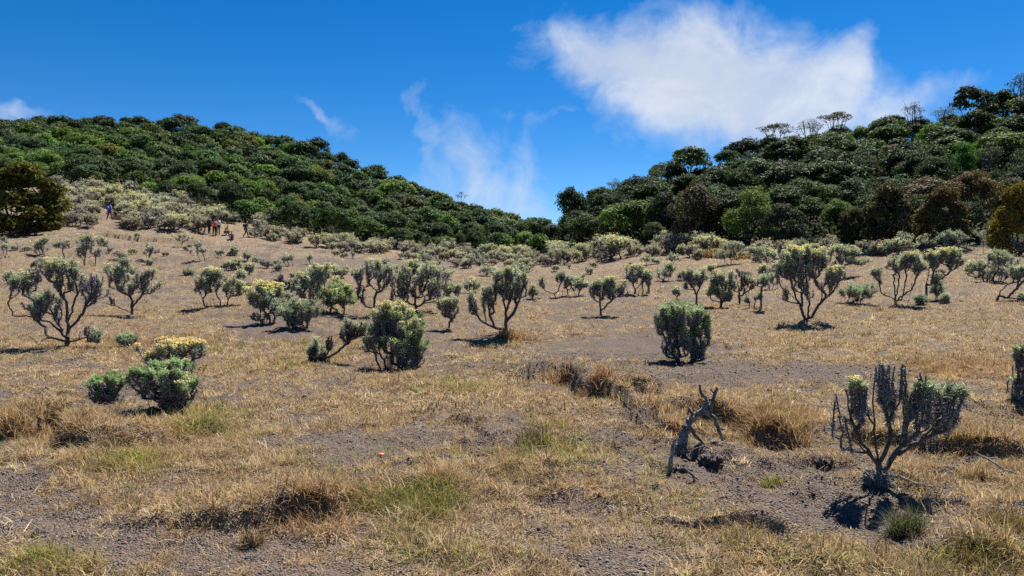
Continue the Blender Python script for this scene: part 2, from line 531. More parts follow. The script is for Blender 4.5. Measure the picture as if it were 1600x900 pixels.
def ground_mat():
    m_, t, o = new_mat('dry_meadow_ground')
    tcn = t.n.new('ShaderNodeTexCoord'); P = tcn.outputs['Object']
    at = t.node('ShaderNodeAttribute', attribute_name='col')
    sp = t.n.new('ShaderNodeSeparateColor'); t.l.new(at.outputs['Color'], sp.inputs[0])
    turf, gr, ru = sp.outputs[0], sp.outputs[1], sp.outputs[2]
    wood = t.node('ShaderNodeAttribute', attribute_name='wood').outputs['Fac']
    n1 = t.noise(P, 55, 5, 0.7); n2 = t.noise(P, 9, 5, 0.65); n3 = t.noise(P, 1.1, 4, 0.6); n4 = t.noise(P, 26, 3, 0.6)
    vor = t.node('ShaderNodeTexVoronoi'); vor.inputs['Scale'].default_value = 75; t.l.new(P, vor.inputs['Vector'])
    sv = t.n.new('ShaderNodeSeparateColor'); t.l.new(vor.outputs['Color'], sv.inputs[0])
    # cinder gravel and soil
    soil = t.mix(t.ramp(n3.outputs[0], (0.35, 0.65)), (0.172, 0.118, 0.082, 1), (0.19, 0.146, 0.115, 1))
    stone = t.mix(sv.outputs[0], (0.05, 0.041, 0.035, 1), (0.255, 0.21, 0.175, 1))
    grav = t.mix(t.ramp(n2.outputs[0], (0.38, 0.6, 0.25, 0.9)), soil, stone)
    # turf: straw with brown thatch
    straw = t.mix(t.ramp(n1.outputs[0], (0.3, 0.7)), (0.085, 0.063, 0.044, 1), (0.42, 0.325, 0.22, 1))
    straw = t.mix(t.ramp(n2.outputs[0], (0.42, 0.68, 0, 0.55)), straw, (0.16, 0.115, 0.07, 1))
    rust = t.mix(t.ramp(n1.outputs[0], (0.3, 0.7)), (0.10, 0.06, 0.035, 1), (0.35, 0.225, 0.125, 1))
    straw = t.mix(t.m('MULTIPLY', ru, 0.8), straw, rust)
    grn = t.mix(t.ramp(n1.outputs[0], (0.3, 0.7)), (0.07, 0.065, 0.018, 1), (0.22, 0.20, 0.06, 1))
    straw = t.mix(t.m('MULTIPLY', gr, 0.75), straw, grn)
    k = t.m('MULTIPLY_ADD', t.m('SUBTRACT', n4.outputs[0], 0.5), 1.5, turf)
    k = t.m('MULTIPLY_ADD', t.m('SUBTRACT', n2.outputs[0], 0.5), 0.9, k)
    c = t.mix(t.ramp(k, (0.28, 0.72)), grav, straw)
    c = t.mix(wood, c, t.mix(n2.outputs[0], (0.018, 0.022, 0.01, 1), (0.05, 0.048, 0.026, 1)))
    p = t.node('ShaderNodeBsdfPrincipled'); p.inputs['Roughness'].default_value = 0.95
    p.inputs['Specular IOR Level'].default_value = 0.12
    t.l.new(c, p.inputs['Base Color'])
    hgt = t.m('MULTIPLY_ADD', n1.outputs[0], 0.5, t.m('MULTIPLY_ADD', vor.outputs['Distance'], -0.7, n2.outputs[0]))
    bp = t.n.new('ShaderNodeBump'); bp.inputs['Strength'].default_value = 1.0; bp.inputs['Distance'].default_value = 0.035
    t.l.new(hgt, bp.inputs['Height']); t.l.new(bp.outputs[0], p.inputs['Normal'])
    t.l.new(p.outputs[0], o.inputs[0])
    return m_


# ------------------------------------------------------------------ the ground sheet
# where the forest starts, per bearing
EDGE_PX = [-600, 0, 80, 160, 230, 300, 340, 400, 500, 620, 740, 840, 880, 940, 1000, 1150, 1300, 1450, 1600, 2200]
EDGE_Y = [99, 98, 96, 95, 93, 89, 87, 90, 96, 97, 99, 104, 99, 86, 76, 62, 58, 56, 54, 54]


def edge_y(t): return np.interp(t, [tpx(p) for p in EDGE_PX], EDGE_Y)


pys = np.concatenate([np.arange(930, 520, -1.7), np.arange(520, 462, -0.8)])
yn = CAMZ * F / (pys - HY)
rows = np.concatenate([[-300, -80, -20, -5, 0, 1.5, 2.4, 3.0], yn, np.geomspace(yn[-1] * 1.004, 200, 260), np.geomspace(204, 6000, 50)])
tcol = np.concatenate([-np.geomspace(40, 0.8, 28), np.linspace(-0.78, 0.78, 860), np.geomspace(0.8, 40, 28)])
Yg, Tg = np.meshgrid(rows, tcol, indexing='ij')
Xg = Tg * np.maximum(Yg, 3.0)
Xg = np.clip(Xg, -9000, 9000)
Zg = ground_z(Xg, Yg)
nr, nc = Yg.shape
idx = np.arange(nr * nc).reshape(nr, nc)
fq = np.stack([idx[:-1, :-1], idx[:-1, 1:], idx[1:, 1:], idx[1:, :-1]], axis=2).reshape(-1, 4)
tf, gr_, ru_ = cover(Xg, Yg, Zg)
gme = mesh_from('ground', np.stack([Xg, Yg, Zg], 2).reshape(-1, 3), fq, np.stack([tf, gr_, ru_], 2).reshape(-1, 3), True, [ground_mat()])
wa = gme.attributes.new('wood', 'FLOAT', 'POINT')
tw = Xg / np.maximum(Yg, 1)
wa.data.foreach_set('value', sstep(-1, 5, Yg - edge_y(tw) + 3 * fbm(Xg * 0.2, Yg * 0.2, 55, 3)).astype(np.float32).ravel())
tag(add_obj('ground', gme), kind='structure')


# ------------------------------------------------------------------ forest
def crown_geo(seed, RX, H, z0, lobes, per, leaf, flat=0.55, spread=0.66, rnd=0.5, under=0.25, skirt=0.0):
    rg = np.random.default_rng(seed)
    vs, fs, cs, off = [], [], [], 0
    cents = []
    for k in range(lobes):
        a = k * 2.39996 + rg.uniform(-.5, .5)
        q = math.sqrt((k + 0.5) / lobes)
        r = q * RX * spread * rg.uniform(.8, 1.15)
        top = 1 - 0.62 * q ** 2 * rg.uniform(.6, 1.2)
        c = np.array([r * math.cos(a), r * math.sin(a), z0 + (H - z0) * (0.28 + 0.58 * top * rg.uniform(.75, 1.08))])
        if skirt and k > 2:
            hz = rg.uniform(.08, .9); r = RX * spread * math.sqrt(max(.05, 1 - hz ** 2.2)) * rg.uniform(.75, 1.1) * skirt
            c = np.array([r * math.cos(a), r * math.sin(a), z0 + (H - z0) * hz * .92])
        cents.append(c)
        lr = RX * rg.uniform(*((.30, .46) if lobes < 16 else (.20, .38)))
        n = int(per * rg.uniform(.7, 1.3))
        d = unit(rg.normal(size=(n, 3)))
        d[:, 2] = np.where((d[:, 2] < -0.15) & (rg.random(n) > under), -d[:, 2], d[:, 2])
        rad = lr * rg.uniform(0.62, 1.06, (n, 1)) * (1 + 0.22 * np.sin(d[:, :1] * 7 + k) * np.cos(d[:, 1:2] * 6))
        pos = c + d * rad * np.array([1, 1, flat])
        nrm = d * np.array([1, 1, 1 / flat]) * (1 - rnd) + rg.normal(size=(n, 3)) * rnd * 0.7 + np.array([0, 0, .25])
        v, f = flat_quads(pos, nrm, leaf * rg.uniform(.6, 1.5, n), rg)
        c[2] += rg.normal() * .05 * H
        lb = rg.uniform(.68, 1.32)
        vs.append(v); fs.append(f + off); off += len(v)
        cs.append(percol(n, np.array([1, 1, 1.0]) * lb, 0.30, rg))
    return np.concatenate(vs), fs, np.concatenate(cs), cents


def trunk_geo(seed, z0, cents, r=0.14, n=6, flexy=0.3):
    rg = np.random.default_rng(seed)
    P0, P1, A, B = [], [], [], []
    fork = np.array([rg.uniform(-.2, .2), rg.uniform(-.2, .2), max(0.35, z0 * 0.75)])
    pts = [np.array([0, 0, -0.5]), np.array([rg.uniform(-.1, .1), 0, fork[2] * .5]), fork]
    for a, b, ra, rb in zip(pts, pts[1:], (r * 1.35, r), (r, r * .85)):
        P0.append(a); P1.append(b); A.append(ra); B.append(rb)
    ch = rg.permutation(len(cents))[:n]
    for k in ch:
        c = np.array(cents[k])
        mid = fork * .5 + c * .5 + rg.normal(size=3) * flexy * .5 - np.array([0, 0, .25 * (c[2] - fork[2])])
        P0 += [fork, mid]; P1 += [mid, c]; A += [r * .6, r * .4]; B += [r * .4, r * .16]
        for _ in range(3):
            e = c + rg.normal(size=3) * np.array([.5, .5, .25])
            P0.append(mid * .4 + c * .6); P1.append(e); A.append(r * .25); B.append(r * .08)
    return tubes(np.array(P0), np.array(P1), A, B, 6)


TREE = {}


def tree_template(key, seed, RX, H, z0, lobes, per, leaf, flat=.55, r=.14, limbs=5, **kw):
    v, f, c, cents = crown_geo(seed, RX, H, z0, lobes, per, leaf, flat, **kw)
    tv, tfc = trunk_geo(seed + 1, z0, cents, r, limbs)
    TREE[key] = (mesh_from('crown', v, f, c, False, [M_TREE]), mesh_from('trunk', tv, tfc, None, True, [M_BARK]), H, RX)


for k in range(5):                                       # close forest: small leaves
    tree_template(('near', k), 100 + k, 2.5, 5.0, 0.4, 32 + k, 310, 0.15, .66 + .04 * k, skirt=(.9 if k % 2 else 0))
for k in range(4):
    tree_template(('mid', k), 200 + k, 2.7, 5.0, 0.4, 28 + k, 170, 0.23, .62 + .05 * k)
for k in range(5):                                       # distant slope: dense low crowns
    tree_template(('far', k), 300 + k, 3.0, 4.6, 0.3, 26 + k, 105, 0.30, .6 + .06 * k, limbs=3)
for k in range(3):                                       # feathery, leafy to the ground
    tree_template(('feather', k), 400 + k, 2.2, 5.2, 0.05, 34, 560, 0.19, .75, spread=.72, under=.5, rnd=.8, skirt=1.0)
for k in range(3):                                       # umbrella crowns on bare limbs
    tree_template(('umbrella', k), 500 + k, 2.6, 5.6, 3.3, 9, 190, 0.17, .24, .12, 9, spread=.8, under=.4)
for k in range(2):                                       # thin, nearly bare grey crowns
    tree_template(('thin', k), 600 + k, 1.8, 5.4, 2.2, 12, 70, 0.13, .5, .10, 12, spread=.75, under=.6)
tree_template(('bare', 0), 700, 0.9, 4.2, 2.4, 4, 45, 0.13, .5, .06, 4, spread=.9)


def plant_tree(key, x, y, h, tint, label, group=None, name='tree', wide=1.0, rz=None, sink=0.15):
    cm, tm, H, RX = TREE[key]
    s = h / H
    root = empty(name, (x, y, float(ground_z(np.array([x]), np.array([y]))[0]) - sink), rng.uniform(0, 6.28) if rz is None else rz)
    ov = rng.uniform(.84, 1.2)
    root.scale = (s * wide * ov, s * wide / ov, s)
    tag(root, label, 'tree', group)
    c = add_obj('crown', cm, root)
    c.color = (*tint, 1)
    add_obj('trunk', tm, root)
    return root


DARK, MID, LIGHT, GREY, OLIVE, BROWN, YEL = ((.042, .072, .032), (.062, .108, .038), (.108, .17, .042), (.078, .112, .066), (.105, .115, .036),
                                             (.115, .090, .055), (.16, .19, .026))
ORANGE = (.15, .088, .025)
occupied = []


def free(x, y, d):
    return all((x - a) ** 2 + (y - b) ** 2 > (d + c) ** 2 * .25 for a, b, c in occupied)


# trees one can pick out: (column, row of the foot or None with distance, height px, type, tint, label)
def special(px, Y, top, key, tint, label, name='tree', wide=1.0, sink=.15, rz=None):
    x = tpx(px) * Y
    z = float(ground_z(np.array([x]), np.array([Y]))[0])
    h = (CAMZ + (HY - top) / F * Y) - z + sink
    o = plant_tree(key, x, Y, h, tint, label, None, name, wide, rz, sink)
    occupied.append((x, Y, TREE[key][3] * h / TREE[key][2] * wide * 1.3))
    return o


special(36, 60.5, 248, ('feather', 0), (.115, .115, .032), 'broad rusty green tree standing alone in front of the scrub slope', 'feathery_tree', 1.4)
special(1590, 49.5, 285, ('feather', 1), (.20, .155, .03), 'golden orange feathery tree cut by the frame edge behind the bushes', 'feathery_tree', .8)
special(1385, 57, 282, ('feather', 2), (.10, .094, .056), 'grey brown feathery tree at the forest foot above the many-stemmed bushes', 'feathery_tree', 1.0)
special(1330, 58.5, 322, ('feather', 0), (.078, .084, .042), 'dark low feathery tree beside the grey brown one at the forest foot', 'feathery_tree', .9)
special(1470, 55, 290, ('feather', 1), (.125, .10, .045), 'brownish feathery tree with rusty top at the forest foot', 'feathery_tree', 1.0)
special(1515, 60, 262, ('near', 2), (.14, .098, .042), 'rusty brown tree near the golden orange one', 'tree', .9)
special(1225, 60, 312, ('near', 1), (.055, .066, .042), 'grey green rounded tree above the yellow flowered bush', 'tree', 1.0)
special(1085, 67, 290, ('near', 3), (.08, .068, .046), 'dark brown tree with bare lower limbs at the forest foot', 'tree', 1.0)
special(1022, 73, 345, ('near', 0), (.11, .115, .055), 'small pale olive tree at the forest foot', 'tree', 1.0)
special(1140, 72, 312, ('near', 4), (.25, .25, .028), 'bright yellow green tree, lower of the two on the dark slope', 'tree', 1.0)
special(1190, 80, 288, ('near', 2), (.26, .26, .03), 'bright yellow green tree, upper of the two on the dark slope', 'tree', .85)
special(1265, 100, 234, ('near', 1), (.16, .17, .03), 'olive yellow tree below the umbrella trees', 'tree', 1.0)
special(1500, 82, 222, ('near', 3), (.07, .20, .025), 'vivid green tree high on the slope under the ridge', 'tree', .9)
special(892, 104, 288, ('mid', 2), DARK, 'tall dark round headed tree at the end of the nearer ridge', 'tree', .62)
special(960, 112, 278, ('thin', 0), (.075, .06, .05), 'thin greyish brown tree poking above the ridge by the gap', 'tree', .9)
special(1078, 120, 232, ('umbrella', 1), (.05, .06, .04), 'small flat crowned umbrella tree on the ridge', 'umbrella_tree', .7)
special(1098, 121, 236, ('umbrella', 2), (.045, .056, .036), 'second small umbrella tree touching its neighbour on the ridge', 'umbrella_tree', .6)
special(1212, 112, 192, ('umbrella', 0), (.075, .075, .055), 'pale open umbrella tree first from the gap against the cloud', 'umbrella_tree', .95)
special(1262, 114, 185, ('thin', 1), (.07, .07, .055), 'thin open tree between two umbrella trees against the cloud', 'umbrella_tree', 1.0)
special(1305, 113, 173, ('umbrella', 2), (.08, .078, .055), 'tallest pale umbrella tree standing against the cloud', 'umbrella_tree', .9)
special(1424, 112, 158, ('thin', 0), (.06, .07, .06), 'bluish grey thin tree standing out on the ridge', 'tree', .8)
special(1512, 110, 130, ('mid', 1), (.04, .06, .034), 'dark rounded tree on the ridge top', 'tree', .8)
special(1592, 108, 112, ('thin', 1), (.04, .055, .034), 'highest tree on the ridge at the frame edge', 'tree', .9)
special(722, 146, 297, ('bare', 0), (.04, .05, .035), 'spindly bare stemmed tree on the far ridge above the gap', 'bare_tree', .9)
special(290, 172, 178, ('far', 0), (.045, .066, .034), 'dark tree standing highest on the long forested hill', 'umbrella_tree', 1.1)
special(350, 172, 191, ('far', 2), (.045, .066, .034), 'dark flat topped tree right of the hill summit', 'umbrella_tree', .9)
special(165, 170, 181, ('far', 3), (.045, .066, .034), 'broad dark tree on the hill crest, two crowns wide', 'umbrella_tree', 1.3)
special(497, 163, 216, ('far', 1), (.03, .042, .026), 'dark bump of a tree where the hill crest begins to fall', 'tree', .9)
special(522, 92, 318, ('mid', 1), (.048, .10, .026), 'bright green round tree in front of the forest edge', 'tree', 1.0)
special(455, 91, 314, ('mid', 3), (.05, .095, .03), 'rounded green tree at the forest edge above the walking person', 'tree', .9)
special(546, 94, 338, ('mid', 0), (.062, .12, .024), 'low light green tree stepping down to the scrub', 'tree', .9)
special(310, 94, 282, ('mid', 2), (.052, .09, .03), 'grey green dome shaped tree at the top of the scrub slope', 'tree', 1.0)
special(718, 100, 362, ('mid', 2), (.085, .115, .045), 'small pale green tree among the scrub at the gap', 'tree', .6)


PLAN = []


def forest(prefix, tlo, thi, ymax, gap0, gap1, kind_of, h0, hh):
    """jittered rows of single trees up the slope"""
    y = 50.0
    while y < ymax:
        f_ = (y - 50) / (ymax - 50)
        gap = gap0 + (gap1 - gap0) * f_
        x = tlo * y + rng.uniform(0, gap)
        while x < thi * y:
            xx, yy = x + rng.uniform(-.38, .38) * gap, y + rng.uniform(-.36, .36) * gap
            x += gap
            t = xx / yy
            e = float(edge_y(t))
            pxx = CX + t * F
            if yy < e or pxx < -60 or pxx > 1655: continue
            ridge = float(np.interp(t, [tpx(p) for p in cpx], [COLS[p][-1][0] for p in cpx]))
            if yy > ridge * 1.03: continue
            if not free(xx, yy, gap * .7): continue
            up = (yy - e) / (ridge - e)
            key, tint, word = kind_of(t, yy, up)
            zone = 'at the foot of the slope' if up < .22 else ('high on the crest' if up > .8 else 'halfway up the slope')
            h = h0 * rng.uniform(*hh) * (1 if rng.random() > .06 else 1.25)
            PLAN.append((h / yy, key, xx, yy, h, tint, f'{word} {prefix} {zone}', f'{word} trees {prefix} {zone}', rng.uniform(.85, 1.3)))
        y += gap * .82


def jit(c, a=.34):
    b = rng.uniform(1 - a, 1 + a)
    return tuple(float(v * b * rng.uniform(.93, 1.07)) for v in c)


def left_kind(t, y, up):
    r = rng.random()
    c, wd = ((DARK, 'dark green') if r < .34 else (MID, 'mid green') if r < .62 else (GREY, 'grey green') if r < .78 else (LIGHT, 'light green') if r < .95 else (OLIVE, 'yellowish green'))
    if up > .85 and r > .5: c, wd = DARK, 'dark green'
    k = ('mid', int(rng.integers(4))) if y < 118 else ('far', int(rng.integers(5)))
    return k, jit(tuple(v * 1.45 for v in c)), wd  # tints lightened: the long hill's stronger sunlight is put into the leaf colour


def right_kind(t, y, up):
    r = rng.random()
    px = CX + t * F
    c, wd = ((DARK, 'dark green') if r < .36 else (MID, 'mid green') if r < .64 else (GREY, 'grey green') if r < .76 else (LIGHT, 'light green') if r < .95 else (BROWN, 'brownish'))
    if px > 1420 and y < 85 and r > .82: c, wd = BROWN, 'brownish'
    if rng.random() < .05: return ('thin', int(rng.integers(2))), jit(GREY), 'grey green'
    return ('near' if y < 80 else 'mid', int(rng.integers(4))), jit(c), wd


forest('tree in the forest of the long hill', tpx(-60), tpx(852), 178, 4.0, 5.0, left_kind, 3.5, (.7, 1.35))
forest('tree in the forest of the nearer hill', tpx(852), tpx(1655), 124, 3.9, 4.4, right_kind, 3.9, (.65, 1.4))
PLAN.sort(key=lambda q: -q[0])
N_SINGLE = 262
for _, key, xx, yy, h, tint, lab, grp, wide in PLAN[:N_SINGLE]:
    plant_tree(key, xx, yy, h, tint, lab, grp, 'tree', wide, sink=.4)
# the smaller, farther crowns of the same wood read as one mass
REST = PLAN[N_SINGLE:]
fv, fc = [], []
FARC = []
for k in range(4):
    v, f, c, _ = crown_geo(900 + k, 3.0, 4.6, 0.3, 24 + k, 62, .40, .6 + .06 * k)
    FARC.append((v, c))
for _, key, xx, yy, h, tint, lab, grp, wide in REST:
    v, c = FARC[int(rng.integers(4))]
    a_ = rng.uniform(0, 6.28); s_ = h / 4.6
    rot = np.array([[math.cos(a_), -math.sin(a_), 0], [math.sin(a_), math.cos(a_), 0], [0, 0, 1]])
    z_ = float(ground_z(np.array([xx]), np.array([yy]))[0]) - .4
    fv.append((v * np.array([s_ * wide, s_ * wide, s_])) @ rot.T + np.array([xx, yy, z_])); fc.append(c * np.array(tint))
fv = np.concatenate(fv); fc = np.concatenate(fc)
ff = add_obj('forest_canopy', mesh_from('forest_canopy', fv, np.arange(len(fv)).reshape(-1, 4), fc, False, [foliage_mat('canopy_foliage', .32, .62, .13)]))
tag(ff, 'distant green forest canopy covering the upper slopes', 'forest', kind='stuff')
print('forest trees', len(PLAN), 'single', N_SINGLE)

# undergrowth filling the forest floor: nobody could count it
t_ = rng.uniform(tpx(-80), tpx(1680), 42000)
e_ = edge_y(t_)
rd = np.interp(t_, [tpx(p) for p in cpx], [COLS[p][-1][0] for p in cpx])
y_ = e_ + (rd * 1.03 - e_) * rng.random(len(t_)) ** 1.3 + rng.uniform(-1, 1.0, len(t_))
x_ = t_ * y_
pos = np.stack([x_, y_, ground_z(x_, y_) + rng.uniform(.0, 1.5, len(t_))], 1)
v, f = flat_quads(pos, rng.normal(size=pos.shape) + np.array([0, -.2, .6]), rng.uniform(.35, .9, len(t_)) * y_ / 110, rng)
ug = add_obj('undergrowth', mesh_from('undergrowth', v, f, percol(len(t_), (.036, .05, .022), .4, rng), False, [M_LEAF]))
tag(ug, 'low dark leafy undergrowth covering the forest floor', 'undergrowth', kind='stuff')

# ------------------------------------------------------------------ heath bushes
GREENL = np.array([.36, .405, .285]); YELLOWL = np.array([.50, .50, .30]); GREYL = np.array([.23, .225, .205]); PALEL = np.array([.41, .385, .31])
FLOW = np.array([.72, .54, .26]); FLOWP = np.array([.64, .57, .36])
DEADC = np.array([.27, .25, .255])


def bush_geo(seed, s, limbs, blobs, dist, sleeve=0.2, detail=1.0, green=GREENL, flow=FLOWP, wood_r=0.007, depth=0.8, sleeve_c=DEADC, tipk=1.15, basal=9):
    """plant in its own frame (metres). limbs: polylines in px offsets (right, up); blobs: (cx, cy, rx, ry, tips, leafy, flowering)"""
    rg = np.random.default_rng(seed)
    leafk = float(np.clip((dist / 17.0) ** 0.75, 0.62, 2.2))
    nodes, par, tipof = [np.array([0, 0, -0.06])], [-1], {}
    ext = max([abs(b[0]) + b[2] for b in blobs] + [abs(b[1]) for b in blobs]) * s
    def chain(pts, start):
        p = start
        for q in pts:
            a = nodes[p]
            n = max(1, int(np.linalg.norm(q - a) / max(.05, ext * .05)))
            for k in range(1, n + 1):
                jitter = rg.normal(size=3) * ext * .008
                nodes.append(a + (q - a) * k / n + jitter); par.append(p); p = len(nodes) - 1
        return p
    for pl in limbs:
        pts = [np.array([a * s, 0, b * s]) for a, b in pl]
        dy = rg.uniform(-1, 1) * depth * .4
        L = len(pts)
        for i, q in enumerate(pts):
            q[1] = dy * abs(q[0] * 0.6 + .12 * q[2]) * (i / max(1, L - 1)) * 1.6
        d0 = [np.linalg.norm(nd - pts[0]) for nd in nodes]
        chain(pts, int(np.argmin(d0)))
    if not limbs:
        halfw = max(abs(b[0]) + b[2] for b in blobs) * s
        for _ in range(basal):
            a_, q_ = rg.uniform(0, 6.283), math.sqrt(rg.random()) * halfw * .5
            nodes.append(np.array([math.cos(a_) * q_, math.sin(a_) * q_ * depth, -.03])); par.append(0)
            p_ = nodes[-1]
            nodes.append(p_ * np.array([1.15, 1.15, 0]) + np.array([rg.normal() * .02, rg.normal() * .02, ext * rg.uniform(.10, .22)])); par.append(len(nodes) - 2)
    tips, props = [], []
    for (cx, cy_, rx, ry, n, leafy, flw) in blobs:
        near = min(nodes, key=lambda nd: (nd[0] - cx * s) ** 2 + (nd[2] - (cy_ - ry) * s) ** 2)
        yc = near[1] * .8 + rg.uniform(-1, 1) * rx * s * .25
        k = 0
        pts = []
        n = int(n * tipk * (1 if dist < 10 else .8))
        while len(pts) < n and k < n * 30:
            k += 1
            q = rg.uniform(-1, 1, 3)
            if q @ q > 1: continue
            q = q * (rg.uniform(.66, 1.32) if dist > 6.5 else rg.uniform(.7, 1.0))
            if q[2] < -.2 and rg.random() < .6: continue
            cand = np.array([cx * s + q[0] * rx * s, yc + q[1] * rx * s * depth, cy_ * s + q[2] * ry * s])
            pts.append(cand)
        for p in pts:
            up = (p[2] / s - cy_) / max(ry, 1e-3)
            lf = rg.random() < leafy * (0.75 + .5 * up) + (.18 + .25 * max(up, 0) if leafy > .06 and dist > 12 else 0)
            fl = lf and rg.random() < flw * (.75 + .7 * up)
            tips.append(p); props.append((lf, fl))
    order = np.argsort([np.linalg.norm(p) for p in tips])
    fing = sleeve * (.85 if dist < 10 else .6)
    mop = 1.0 if dist < 10 else 1.3
    ends = []
    for i in order:
        top = tips[i]
        fl_ = min(fing * rg.uniform(.7, 1.25), max(.2 * top[2], top[2] - .06 * ext))
        lean_ = np.array([top[0], top[1], 0]) / (ext + 1e-6) * (.3 if limbs else .75) + rg.normal(size=3) * np.array([.13, .13, 0])
        p = top - np.array([0, 0, 1.0]) * fl_ - lean_ * fl_
        N = np.array(nodes)
        d = np.linalg.norm(N - p, axis=1) + 4 * np.maximum(0, N[:, 2] - p[2] + .04 * ext) + .25 * np.linalg.norm((N - p)[:, :2], axis=1)
        j = int(np.argmin(d))
        a = nodes[j]
        c1 = a + (p - a) * np.array([.75, .75, .22])
        prev = j; cur = []
        nseg = 4
        for k in range(1, nseg + 1):
            u = k / nseg
            q = a * (1 - u) ** 2 + 2 * c1 * u * (1 - u) + p * u * u
            nodes.append(q); par.append(prev); prev = len(nodes) - 1; cur.append(prev)
        for k in (1, 2, 3):
            nodes.append(p + (top - p) * k / 3 + (rg.normal(size=3) * .006 if k < 3 else 0)); par.append(prev); prev = len(nodes) - 1; cur.append(prev)
        ends.append((cur, props[i]))
    N = np.array(nodes); par = np.array(par)
    r2 = np.zeros(len(N))
    for cur, _ in ends:
        r2[cur[-1]] += 1
    for k in range(len(N) - 1, 0, -1):
        if r2[k] == 0: r2[k] = .8
        r2[par[k]] += r2[k] * (0.97 if True else 1)
    rad = wood_r * np.minimum(r2, 400) ** .40
    rad[0] *= 1.4
    e = np.arange(1, len(N))
    wood = tubes(N[par[1:]], N[e], np.maximum(np.minimum(rad[par[1:]], rad[e] * 1.5), .003), rad[e], 6)
    # sleeves of dead leaves under each tip
    S_pos, S_dir, G_pos, G_dir, G_col, F_pos = [], [], [], [], [], []
    C0, C1 = [], []
    for cur, (lf, fl) in ends:
        tip = N[cur[-1]]
        path = [N[c] for c in reversed(cur)]
        L = 0; pts = [path[0]]
        for q in path[1:]:
            L += np.linalg.norm(q - pts[-1]); pts.append(q)
            if L > sleeve: break
        pts = np.array(pts)
        for k in range(len(pts) - 1):
            C0.append(pts[k + 1]); C1.append(pts[k])
        n = int(60 * detail)
        u = rg.random(n) ** (1.25 if lf else 1.0) * (len(pts) - 1)
        i0 = np.minimum(u.astype(int), len(pts) - 2); fr = (u - i0)[:, None]
        pos = pts[i0] * (1 - fr) + pts[i0 + 1] * fr
        pos += rg.normal(size=(n, 3)) * .008
        dd = rg.normal(size=(n, 3)); dd[:, 2] = rg.uniform(-.9, .7, n)
        S_pos.append(pos); S_dir.append(dd)
        if lf:
            n = int(64 * detail)
            pos = tip + rg.normal(size=(n, 3)) * np.array([.022, .022, .028]) * leafk * mop
            dd = rg.normal(size=(n, 3)) * .8; dd[:, 2] = np.abs(dd[:, 2]) * .8 + rg.uniform(-.35, .55, n)
            G_pos.append(pos); G_dir.append(dd)
            base = (green * (1 - (k_ := rg.random() * .6)) + YELLOWL * k_ if rg.random() < .5 else green) * rg.uniform(.6, 1.3)
            G_col.append(np.broadcast_to(base, (n, 3)))
        if fl:
            n = int(34 * detail)
            F_pos.append(tip + np.array([0, 0, .095 * leafk]) + rg.normal(size=(n, 3)) * np.array([.042, .042, .014]) * leafk)
    out = {'branches': (wood[0], [wood[1]], None)}
    sp, sd_ = np.concatenate(S_pos), np.concatenate(S_dir)
    v, f = leaf_quads(sp, sd_, rg.uniform(.04, .075, len(sp)) * leafk, rg.uniform(.010, .018, len(sp)) * leafk, rg, .15)
    core = tubes(np.array(C0), np.array(C1), np.full(len(C0), .010 * leafk), np.full(len(C0), .010 * leafk), 5)
    out['dead_leaves'] = join([(v, f, percol(len(sp), sleeve_c, .55, rg)), (core[0], core[1], sleeve_c * .7)])
    if G_pos:
        gp, gd, gc = np.concatenate(G_pos), np.concatenate(G_dir), np.concatenate(G_col)
        v, f = leaf_quads(gp, gd, rg.uniform(.055, .1, len(gp)) * leafk, rg.uniform(.011, .018, len(gp)) * leafk, rg, .06)
        out['leaves'] = (v, [f], percol(len(gp), gc, .28, rg))
    if F_pos:
        fp = np.concatenate(F_pos)
        v, f = flat_quads(fp, rg.normal(size=fp.shape) * .5 + np.array([0, 0, 1]), rg.uniform(.024, .044, len(fp)) * leafk, rg, .9)
        out['flowers'] = (v, [f], percol(len(fp), flow, .3, rg))
    return out


PART_MAT = {'branches': M_WOOD, 'dead_leaves': M_DEAD, 'leaves': M_LEAF, 'flowers': M_FLOWER}
seed_i = [1000]


def bush(px, py, label, blobs, limbs=(), name='heath_bush', group=None, **kw):
    """a bush whose foot stands at photo pixel (px, py); blobs and limbs given in photo pixels"""
    g = p2g(px, py)
    s = g[1] / F
    seed_i[0] += 1
    kw['sleeve'] = kw.get('sleeve', .16) * (1.3 if limbs else 1.15)
    bl = [(b[0] - px, py - b[1], *b[2:]) for b in blobs]
    lm = [[(a - px, py - b) for a, b in pl] for pl in limbs]
    d = kw.pop('detail', float(np.clip(22 / g[1], .35, 1.4)))
    geo = bush_geo(seed_i[0], s, lm, bl, g[1], detail=d, **kw)
    root = empty(name, (g[0], g[1], g[2] - .01), -math.atan2(g[0], g[1]) * .0)
    tag(root, label, 'bush', group)
    for part, (v, f, c) in geo.items():
        add_obj(part, mesh_from(part, v, f, c, part == 'branches', [PART_MAT[part]]), root)
    return root


